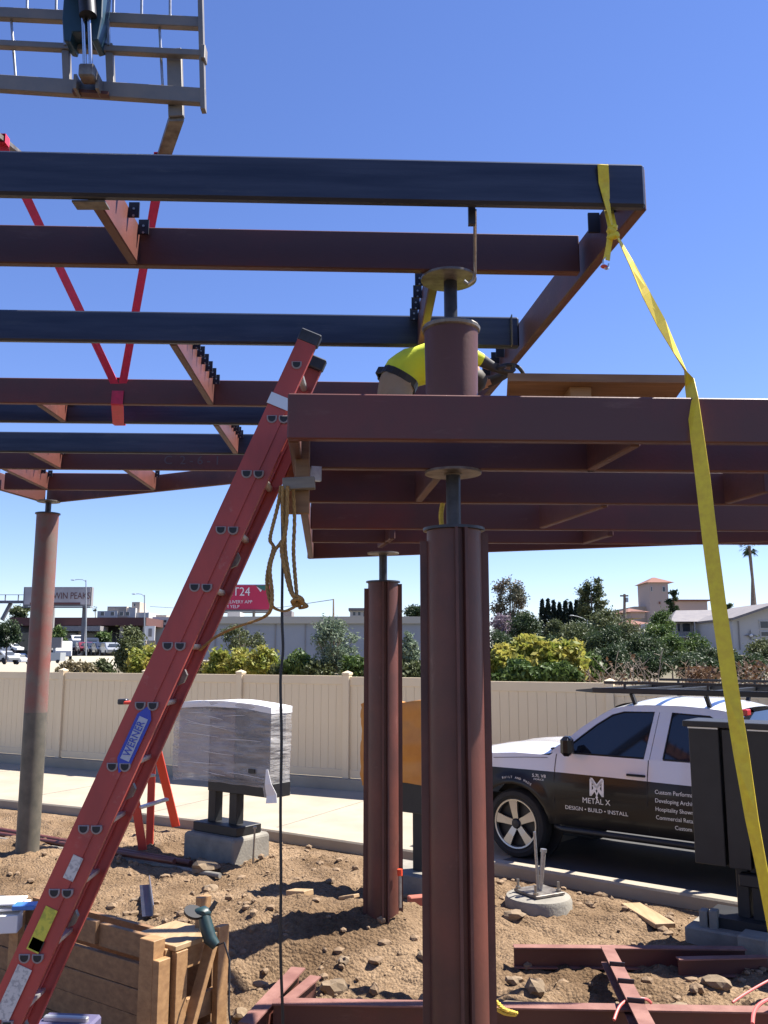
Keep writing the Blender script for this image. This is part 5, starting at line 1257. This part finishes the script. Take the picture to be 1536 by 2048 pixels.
# billboards
def billboard(name, label, px0, px1, py0, py1, Y, face, posts):
    o = thing(name, label, 'billboard', tuple(P((px0 + px1) / 2, 1290, Y)))
    wall_box(o, 'frame', px0, px1, py0, py1, Y, .8, 'board_grey'); wall_box(o, 'panel', px0 + 2, px1 - 3, py0 + 2, py1 - 3, Y - .1, .08, face)
    wall_box(o, 'catwalk', px0 - 4, px1 - 2, py1 + 1, py1 + 3, Y - 1.2, 1.2, 'board_grey')
    for x in posts: wall_box(o, 'post', x, x + 3, py1, 1300, Y + .9, .5, 'board_grey')
    return o
b1 = billboard('billboard', 'grey billboard with dark capital lettering behind the plain left column', 48, 182, 1174, 1212, 120, 'board_face', (100, 165))
text('lettering', 'TWIN PEAKS', wpx(18.5, 120), P(139, 1192, 119.86), (1, 0, 0), (0, 0, 1), 'board_text', b1, sx=.78)
MB().box(P(110, 1207, 119.85), (wpx(100, 120), .04, wpx(4, 120))).build('caption_bar', 'board_text', b1)
wall_box(b1, 'side_catwalk', -40, 48, 1201, 1206, 121, 1, 'board_grey')
for x in (-20, 10, 36): wall_box(b1, 'rail_post', x, x + 1, 1189, 1201, 121, .1, 'board_grey')
wall_box(b1, 'rail', -40, 48, 1189, 1190, 121, .1, 'board_grey'); MB().bar(P(4, 1240, 122), P(22, 1206, 122), .5, .4).build('strut', 'board_grey', b1)
b2 = billboard('billboard', 'crimson billboard with white lettering beside the hanging rope', 408, 541, 1169, 1222, 85, 'board_red', (440, 505))
text('lettering', 'EAT24', wpx(24, 85), P(470, 1184, 84.86), (1, 0, 0), (0, 0, 1), 'board_white', b2, sx=.92)
text('lettering', '#1 DELIVERY APP', wpx(9, 85), P(470, 1204, 84.86), (1, 0, 0), (0, 0, 1), 'board_white', b2); text('lettering', 'FROM YELP', wpx(9, 85), P(456, 1213.5, 84.86), (1, 0, 0), (0, 0, 1), 'board_white', b2)
MB().add([P(510, 1170.5, 84.85), P(537, 1170.5, 84.85), P(529, 1182, 84.85)], [(0, 1, 2)]).build('corner_mark', 'board_green', b2); MB().add([P(513, 1173, 84.84), P(524, 1180, 84.84), P(521, 1184, 84.84)], [(0, 1, 2)]).build('corner_mark', 'board_white', b2)
# street lamps
def lamp(px, py0, py1, armx, army, Y, label):
    o = thing('street_lamp', label, 'street lamp', tuple(P(px, py0, Y)), 'street lamps')
    MB().cyl(P(px, py0, Y), P(px, py1, Y), wpx(1.6, Y), wpx(1.0, Y), n=8).build('pole', 'pole_grey', o, smooth=True)
    a, b = P(px, py1 + 3, Y), P(armx, army, Y); MB().tube([a, a.lerp(b, .3) + V((0, 0, wpx(3, Y))), a.lerp(b, .7) + V((0, 0, wpx(2, Y))), b], wpx(.7, Y), 6).build('arm', 'pole_grey', o, smooth=True)
    MB().blob(b + V((-wpx(2, Y), 0, 0)), wpx(2.6, Y), (2, .8, .5), .1, 1, 1).build('lamp_head', 'pole_grey', o)
lamp(172, 1312, 1160, 148, 1160, 80, 'tall street lamp in front of the grey billboard'); lamp(289, 1300, 1190, 270, 1188, 110, 'street lamp left of the red ladder'); lamp(1175, 1300, 1240, 1145, 1231, 58, 'street lamp among the trees right of the nearest column')
up_ = thing('utility_pole', 'wooden utility pole with crossarm above the trees at right', 'pole', tuple(P(1248, 1240, 85)))
MB().cyl(P(1249, 1262, 85), P(1249, 1188, 85), .16, .12, n=8).build('pole', 'bark', up_); wall_box(up_, 'crossarm', 1241, 1257, 1190, 1193, 84.8, .2, 'bark'); wall_box(up_, 'transformer', 1252, 1257, 1195, 1204, 84.7, .5, 'pole_grey')
u2 = thing('utility_pole', 'thin pole standing above the feathery shrub', 'pole', tuple(P(667, 1240, 75))); MB().cyl(P(667, 1260, 75), P(667, 1198, 75), .1, .06, n=8).build('pole', 'bark', u2)
tag(MB().tube([P(300, 1213, 160), P(400, 1219, 140), P(560, 1215, 130), P(667, 1199, 75.2)], .03, 4).build('power_line', 'rubber'), 'thin power line crossing behind the ladder to the thin pole', 'wire')
# roadside boards
rs = thing('message_trailer', 'grey trailer mounted message board left of centre beside the plain column', 'sign', tuple(P(108, 1325, 70)))
wall_box(rs, 'panel', 95, 122, 1275, 1296, 70, .3, 'board_grey'); wall_box(rs, 'mast', 106, 110, 1296, 1306, 70.1, .15, 'pole_grey'); wall_box(rs, 'trailer', 92, 120, 1305, 1322, 69.8, 1.2, 'car_silver')
for x in (96, 113): MB().cyl(P(x + 2, 1323, 69.7), P(x + 2, 1323, 69.95), wpx(3.5, 70), n=12).build('wheel', 'tyre', rs)
es = thing('estate_sign', 'white upright sign panel on posts left of the red ladder', 'sign', tuple(P(300, 1300, 60)))
wall_box(es, 'panel', 291, 309, 1252, 1281, 60, .08, 'paper'); wall_box(es, 'print', 297, 303, 1257, 1273, 59.96, .03, 'board_grey'); wall_box(es, 'post', 307, 309, 1281, 1305, 60.02, .08, 'bark')
# parked and passing cars
def car(px, py, Y, mt, label, rz=0, van=False):
    s = 1.0; o = thing('parked_car', label, 'car', tuple(P(px, py, Y)), 'cars beyond the fence'); b = P(px, py, Y); R = Matrix.Rotation(rz, 3, 'Z')
    prof = [(-2.2, .3), (2.2, .3), (2.25, .75), (1.5, .92), (.75, 1.42), (-1.0, 1.45), (-1.9, .98), (-2.25, .85)] if not van else [(-2.4, .35), (2.4, .35), (2.45, 1.0), (1.7, 1.15), (1.2, 1.9), (-2.3, 1.95)]
    MB().prism([(x, z) for x, z in prof], b + R @ V((0, -.85, 0)), R @ V((1, 0, 0)), (0, 0, 1), R @ V((0, 1.7, 0))).build('body', mt, o, bevel=.08)
    wn_ = [(1.25, .95), (.70, 1.36), (-.95, 1.38), (-1.6, .98)] if not van else [(1.55, 1.2), (1.15, 1.78), (.2, 1.8), (.2, 1.2)]
    for sy in (-.87, .85): MB().prism(wn_, b + R @ V((0, sy, 0)), R @ V((1, 0, 0)), (0, 0, 1), R @ V((0, .02, 0))).build('window', 'window_dark', o)
    MB().prism([(-.6, 0), (.6, 0), (.5, .36), (-.5, .36)], b + R @ V((1.52, 0, .98)), R @ V((0, 1, 0)), R @ V((-.8, 0, 1)).normalized(), R @ V((.02, 0, .02))).build('windscreen', 'window_dark', o)
    for x in (-1.4, 1.4):
        for sy in (-.88, .70): MB().cyl(b + R @ V((x, sy, .32)), b + R @ V((x, sy + .18, .32)), .32, n=14).build('wheel', 'tyre', o)
    return o
car(32, 1329, 118, 'car_white', 'white car on the road at the left edge beside the column', -.6); car(2, 1326, 105, 'car_silver', 'silver car cut by the left picture edge', -.5); car(16, 1305, 135, 'car_white', 'white car parked behind the others at far left', -.3)
car(124, 1320, 92, 'car_white', 'cream van parked right of the message board', -1.2, True)
for px, py, Y, m, l in ((150, 1306, 112, 'car_dark', 'dark car parked nearest the message board'), (152, 1290, 132, 'car_white', 'white car parked under the awning'), (168, 1308, 108, 'car_red', 'dark red car parked beside the lamp pole'), (186, 1310, 104, 'car_dark', 'dark car parked right of the lamp pole'), (203, 1311, 100, 'car_dark', 'dark car at the right end of the parked row'), (182, 1296, 128, 'car_dark', 'dark car in the back parked row'), (222, 1312, 96, 'car_silver', 'grey car behind the left shrub')):
    car(px, py, Y, m, l, -1.1)

# ---------------------------------------------------------------- vegetation
LV = random.Random(11)
def leaf(mb, c, s, r=LV, asp=.5):
    n_ = V((r.gauss(0, 1), r.gauss(0, 1), r.gauss(0, 1) + .4)).normalized(); a = n_.cross(V((r.gauss(0, 1), r.gauss(0, 1), r.gauss(0, 1)))).normalized() * s; b = n_.cross(a) * asp
    k = len(mb.v); mb.v += [tuple(c - a), tuple(c + b), tuple(c + a), tuple(c - b)]; mb.f.append((k, k + 1, k + 2, k + 3)); mb.mi.append(0)
def crown_pts(c, rx, ry, rz, ncl, r, shell=.55):
    out = []
    while len(out) < ncl:
        d = V((r.gauss(0, 1), r.gauss(0, 1), r.gauss(0, 1))).normalized() * (shell + (1 - shell) * r.random()) * r.uniform(.75, 1.05)
        out.append(c + V((d.x * rx, d.y * ry, d.z * rz)))
    return out
def tree(name, label, cat, px, py_base, Y, py_top, half_px, mt, n=2600, ncl=34, lf=None, trunk='bark', crown_frac=.75, group=None, clr=.3, seed=0, asp=.5, bare=0, flat=1.0):
    r = random.Random(seed * 13 + int(px)); b = P(px, py_base, Y); t = P(px, py_top, Y); H = t.z - b.z; rx = wpx(half_px, Y)
    o = thing(name, label, cat, tuple(b), group); ch = H * crown_frac; cc_ = V((b.x, Y, t.z - ch / 2)); lf = lf or max(.035, wpx(2.7, Y))
    cl = crown_pts(cc_, rx * .82, rx * .75, ch / 2 * .84, ncl, r)
    tk = MB(); tr = max(.03, H * .022)
    tk.tube([b - V((0, 0, .3)), b + V((0, 0, (H - ch) * .6)), cc_ - V((rx * .05, 0, ch * .2)), cc_ + V((0, 0, ch * .25))], [tr, tr * .85, tr * .6, tr * .2], 7)
    for q in cl[::max(1, ncl // 12)]:
        s_ = cc_ - V((0, 0, ch * .32)); tk.tube([s_, s_.lerp(q, .5) + V((0, 0, -.03 * H)), q], [tr * .5, tr * .3, tr * .1], 5)
    tk.build('trunk', trunk, o, smooth=True)
    mb = MB(); cr_ = clr * min(rx, ch / 2)
    for i in range(int(n * 1.8)):
        q = cl[r.randrange(ncl)]; d = V((r.gauss(0, 1), r.gauss(0, 1), r.gauss(0, .8))) * cr_ * .55; leaf(mb, q + d, lf * r.uniform(.6, 1.3), r, asp)
    mb.build('crown', mt, o)
    return o
def shrub(label, px, py_base, Y, py_top, half_px, mt, n=2200, seed=0, ncl=40, lf=None, asp=.5, clr=.3): return tree('shrub', label, 'shrub', px, py_base, Y, py_top, half_px, mt, n, ncl, lf, 'bark', .96, 'shrubs behind the fence', clr, seed, asp)
# big yellow-green shrubs right of the nearest column
for i, (px, pt_, hw, l) in enumerate(((1015, 1290, 45, 'left one touching the nearest column'), (1062, 1266, 52, 'tallest of the three'), (1125, 1274, 50, 'middle-right one in front of the lamp'), (1172, 1305, 34, 'low right-hand one'))):
    shrub('yellow green shrub right of the nearest column, ' + l, px, 1385, 19.5 + i * .3, pt_, hw, 'leaf_yellow' if i != 3 else 'leaf_green', 6500, i, 60, .085)
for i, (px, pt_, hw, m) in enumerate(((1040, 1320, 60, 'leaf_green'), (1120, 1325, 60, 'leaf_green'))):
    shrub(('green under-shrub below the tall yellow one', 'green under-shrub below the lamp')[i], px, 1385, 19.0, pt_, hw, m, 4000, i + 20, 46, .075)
# trees on the rise at right
T = [('eucalyptus_tree', 'tall sparse eucalyptus with tufted crown just right of the nearest column', 1024, 1310, 62, 1140, 46, 'leaf_gum', 2600, 24, .8, .24),
     ('round_tree', 'dark dense round tree below the eucalyptus', 1052, 1330, 48, 1216, 36, 'leaf_dark', 3800, 40, .8, .35),
     ('conifer_tree', 'tall pointed grey green tree rising behind the cypresses', 1188, 1320, 66, 1134, 34, 'leaf_olive', 3600, 40, .85, .24),
     ('olive_tree', 'broad olive green tree left of the utility pole', 1222, 1330, 52, 1206, 46, 'leaf_olive', 4200, 44, .82, .32),
     ('round_tree', 'small pale green tree left of the street lamp', 1112, 1330, 46, 1234, 24, 'leaf_olive', 2200, 26, .8, .35),
     ('round_tree', 'low olive tree right of the street lamp', 1150, 1335, 42, 1238, 40, 'leaf_olive', 2800, 32, .85, .35),
     ('round_tree', 'dark green tree filling the gap below the utility pole', 1215, 1340, 40, 1244, 46, 'leaf_dark', 3200, 34, .85, .35),
     ('round_tree', 'bright green tree in front of the tower', 1325, 1320, 60, 1212, 26, 'leaf_green', 2600, 30, .8, .35),
     ('round_tree', 'tall green bush left of the apartment balcony', 1318, 1340, 46, 1238, 38, 'leaf_green', 3200, 36, .9, .32),
     ('round_tree', 'green bush in front of the apartment balcony', 1396, 1340, 44, 1266, 30, 'leaf_green', 2600, 30, .9, .34),
     ('pine_tree', 'dark pine standing against the tower', 1350, 1262, 92, 1166, 16, 'leaf_dark', 1300, 22, .85, .26),
     ('round_tree', 'dark bush behind the bare branches', 1290, 1345, 34, 1264, 48, 'leaf_dark', 3200, 36, .9, .34),
     ('round_tree', 'dark olive bush at the right picture edge', 1528, 1350, 30, 1274, 40, 'leaf_olive', 3000, 36, .9, .34),
     ('round_tree', 'dark bush left of the strap below the apartments', 1380, 1350, 32, 1300, 44, 'leaf_dark', 2600, 30, .9, .34),
     ('round_tree', 'dark bush right of the strap below the gabled building', 1478, 1350, 32, 1306, 40, 'leaf_dark', 2600, 30, .9, .34),
     ('round_tree', 'dark tree glimpsed between the two finned columns', 832, 1262, 80, 1204, 26, 'leaf_dark', 1400, 20, .8, .4),
     ('jacaranda_tree', 'dull purple bare tree behind the eucalyptus', 1005, 1310, 58, 1225, 34, 'leaf_purple', 1500, 26, .85, .3),
     ('round_tree', 'dark conifer tip behind the strap by the apartments', 1462, 1250, 90, 1200, 9, 'leaf_dark', 500, 12, .9, .4)]
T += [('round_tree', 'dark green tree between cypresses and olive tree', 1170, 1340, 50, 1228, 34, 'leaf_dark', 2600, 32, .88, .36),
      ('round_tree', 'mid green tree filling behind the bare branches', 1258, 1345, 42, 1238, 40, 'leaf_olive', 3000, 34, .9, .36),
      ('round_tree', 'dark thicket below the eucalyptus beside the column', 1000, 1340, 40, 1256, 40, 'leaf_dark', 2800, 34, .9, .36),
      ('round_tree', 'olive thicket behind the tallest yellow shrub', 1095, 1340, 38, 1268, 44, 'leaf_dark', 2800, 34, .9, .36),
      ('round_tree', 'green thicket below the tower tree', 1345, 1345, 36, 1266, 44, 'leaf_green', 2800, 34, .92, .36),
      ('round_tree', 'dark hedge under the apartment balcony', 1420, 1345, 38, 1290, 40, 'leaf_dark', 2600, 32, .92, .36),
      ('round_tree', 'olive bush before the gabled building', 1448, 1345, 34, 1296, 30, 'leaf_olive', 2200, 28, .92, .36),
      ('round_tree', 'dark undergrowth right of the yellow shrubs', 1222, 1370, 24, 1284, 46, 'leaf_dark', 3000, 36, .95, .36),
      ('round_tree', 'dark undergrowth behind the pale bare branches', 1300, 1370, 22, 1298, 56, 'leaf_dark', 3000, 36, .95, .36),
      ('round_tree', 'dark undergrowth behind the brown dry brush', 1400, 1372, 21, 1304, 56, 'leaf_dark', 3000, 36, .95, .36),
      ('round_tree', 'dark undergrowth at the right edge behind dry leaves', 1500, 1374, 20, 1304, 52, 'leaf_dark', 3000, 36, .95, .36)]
for i, (nm, lb, px, pb_, Y, pt_, hw, m, n, ncl, cf, clr) in enumerate(T):
    tree(nm, lb, 'tree', px, pb_, Y, pt_, hw, m, n, ncl, None, 'bark_white' if nm == 'eucalyptus_tree' else 'bark', cf, 'trees on the rise at right', clr, i + 40)
ordn = ['leftmost', 'second', 'third', 'fourth', 'fifth', 'sixth', 'seventh', 'eighth', 'rightmost']
for k in range(9):
    px = 1087 + k * 11.5; Y = 74; r = random.Random(k + 90); b = P(px, 1300, Y); t = P(px, 1199 + r.uniform(-2, 8), Y); H = t.z - b.z
    o = thing('cypress_tree', '%s of the nine dark cypresses in a row behind the shrubs' % ordn[k], 'tree', tuple(b), 'row of cypresses')
    MB().cyl(b, b + V((0, 0, H * .3)), .12, n=6).build('trunk', 'bark', o)
    mb = MB()
    for i in range(900):
        u = r.random() ** .8; rad_ = wpx(8.5, Y) * (1 - u ** 2.2) * (.5 + .5 * math.sqrt(r.random())) + .04; a_ = r.uniform(0, 6.283)
        leaf(mb, b + V((rad_ * math.cos(a_), rad_ * math.sin(a_), .2 + (H - .2) * u)), .16 * r.uniform(.6, 1.3), r, .5)
    mb.build('crown', 'leaf_cypress', o)
def palm(px, py_base, py_top, Y, label, fr=.0, sz=16):
    o = thing('palm_tree', label, 'palm', tuple(P(px, py_base, Y)), 'palms'); b, t = P(px + 10 * (sz > 8), py_base, Y), P(px, py_top, Y)
    MB().tube([b, b.lerp(t, .5) + V((.1, 0, 0)), t], [wpx(5.0, Y) * (sz / 16), wpx(2.2, Y) * (sz / 16), wpx(2.6, Y) * (sz / 16)], 8).build('trunk', 'bark', o, smooth=True)
    mb = MB(); r = random.Random(int(px))
    for k in range(46):
        a_ = r.uniform(0, 6.283); el = r.uniform(-1.1, 1.2); L = wpx(sz, Y) * r.uniform(.7, 1.1); d = V((math.cos(a_) * math.cos(el), math.sin(a_) * math.cos(el), math.sin(el)))
        q = t + d * L * .55
        for j in range(11):
            s_ = (j - 5) / 5; side = d.cross(V((0, 0, 1))).normalized(); tip = q + d * L * .55 * (1 - abs(s_) * .35) + side * s_ * L * .42 + V((0, 0, -abs(s_) * L * .2 - L * .08)); m_ = q + side * .04 * L
            kk = len(mb.v); mb.v += [tuple(q), tuple(q.lerp(tip, .5) + side * L * .035), tuple(tip), tuple(q.lerp(tip, .5) - side * L * .035)]; mb.f.append((kk, kk + 1, kk + 2, kk + 3)); mb.mi.append(0)
    mb.build('crown', 'leaf_dark', o)
palm(1498, 1225, 1092, 85, 'tall fan palm rising above the gabled building', sz=22); palm(1134, 1260, 1203, 120, 'tiny palm crown showing above the cypress row', sz=7); palm(190, 1250, 1217, 210, 'tiny palm beyond the brown shopfront', sz=6)
# bare dry brush
def brush(label, px, hw, py_top, Y, mt, n, seed, leafy=0):
    r = random.Random(seed); o = thing('dry_brush', label, 'brush', tuple(P(px, 1385, Y)), 'dry brush behind the fence'); mb = MB()
    for i in range(n):
        b = P(px + r.uniform(-hw, hw) * .8, 1392, Y + r.uniform(-.5, .5)); h = wpx(1392 - py_top, Y) * r.uniform(.5, 1.0); ln_ = r.uniform(-.5, .5); m_ = b + V((ln_ * h * .4, 0, h * .5)); t = b + V((ln_ * h + r.uniform(-.15, .15), r.uniform(-.2, .2), h))
        mb.tube([b, m_, t], [.014, .010, .004], 5)
        for j in range(4):
            s_ = m_.lerp(t, r.random()); mb.tube([s_, s_ + V((r.uniform(-.35, .35), r.uniform(-.2, .2), r.uniform(.05, .4))) * h * .6], [.006, .002], 4)
    mb.build('branches', mt, o, smooth=True)
    if leafy:
        ml = MB()
        for i in range(leafy): leaf(ml, P(px + r.gauss(0, hw * .45), 1392, Y + r.uniform(-.5, .5)) + V((0, 0, wpx(1392 - py_top, Y) * r.uniform(.1, .85))), .05 * r.uniform(.6, 1.3), r)
        ml.build('dead_leaves', 'leaf_dry', o)
brush('bare pale branches above the fence left of the strap', 1265, 64, 1300, 16.5, 'bark_white', 15, 3, 60); brush('brown dry leafed brush left of the strap', 1405, 40, 1326, 15.8, 'bark', 16, 4, 700); brush('bare branches and dry leaves right of the strap', 1505, 42, 1312, 15.5, 'bark_white', 13, 5, 220)
brush('low tangled twigs behind the fence right of the yellow shrubs', 1215, 40, 1340, 16.8, 'bark', 18, 6, 100)
# shrubs above the left part of the fence
S = [(262, 1242, 40, 'leaf_olive', 27, 'leafy small tree with yellow tips left of the ladder', 3600), (150, 1318, 46, 'leaf_straw', 25, 'low straw coloured shrub right of the plain column', 2000), (205, 1312, 26, 'leaf_olive', 25.5, 'small olive shrub beside the straw coloured one', 1500), (284, 1288, 40, 'leaf_yellow', 23.5, 'bright yellow green shrub against the ladder', 2600),
     (438, 1290, 30, 'leaf_yellow', 22, 'yellow green shrub just right of the ladder', 1900), (478, 1296, 34, 'leaf_yellow', 21.8, 'second yellow green shrub right of the ladder', 1900), (524, 1286, 36, 'leaf_yellow', 21.5, 'yellow green shrub left of the black cable', 2400), (600, 1296, 42, 'leaf_green', 21, 'green shrub right of the black cable', 2400),
     (668, 1218, 52, 'leaf_grey', 20.8, 'tall feathery grey green shrub left of the middle column', 2600), (640, 1318, 34, 'leaf_olive', 20.4, 'olive shrub under the feathery one', 1500), (715, 1300, 34, 'leaf_green', 20.2, 'dark green shrub left of the middle column', 2200), (750, 1325, 34, 'leaf_olive', 20, 'olive leaved shrub behind the middle column', 1500),
     (818, 1250, 26, 'leaf_grey', 19.8, 'feathery shrub between the two finned columns', 1500), (826, 1318, 30, 'leaf_olive', 19.5, 'low olive shrub between the two finned columns', 1400), (400, 1318, 26, 'leaf_straw', 22.5, 'straw coloured shrub hidden by the ladder', 1200), (560, 1318, 26, 'leaf_olive', 21.2, 'low olive shrub behind the black cable', 1300), (880, 1300, 40, 'leaf_green', 19.6, 'green shrub behind the nearest column', 1500), (950, 1300, 40, 'leaf_green', 19.4, 'green shrub at the right side of the nearest column', 1800)]
for i, (px, pt_, hw, m, Y, lb, n) in enumerate(S):
    feathery = m == 'leaf_grey'
    shrub(lb, px, 1378, Y, pt_, hw, m, n, 60 + i, 44 if not feathery else 60, .055 if not feathery else .05, .3 if feathery else .5, .22 if feathery else .3)
for i, (px, pb_, Y, pt_, hw, m, lb) in enumerate(((12, 1320, 100, 1232, 26, 'leaf_dark', 'dark tree at the left picture edge behind the cars'), (112, 1300, 110, 1252, 22, 'leaf_green', 'green tree behind the message board'), (205, 1300, 130, 1262, 14, 'leaf_green', 'small tree in front of the brown shopfront'), (480, 1310, 55, 1252, 70, 'leaf_olive', 'wide olive tree in front of the warehouse below the crimson billboard'), (40, 1245, 170, 1210, 24, 'leaf_olive', 'pale distant tree behind the grey billboard'))):
    tree('round_tree', lb, 'tree', px, pb_, Y, pt_, hw, m, 1500, 24, None, 'bark', .85, 'trees beyond the left fence', .36, 70 + i)
mb = MB(); r = random.Random(8)
for i in range(16000):
    s_ = r.uniform(-15, 11); dd = 1.0 + 16 * r.random() ** 1.5; q = F0 + FD * s_ - FN * dd; z = ter_z(q.x, q.y); leaf(mb, V((q.x, q.y, z + r.uniform(0, .5 + .5 * noise.noise(V((q.x, q.y, 0)))))), .09 * r.uniform(.5, 1.4), r, .3)
tag(mb.build('ground_cover', 'leaf_straw'), 'dry weeds and low ground cover behind the fence', 'weeds', kind='stuff')
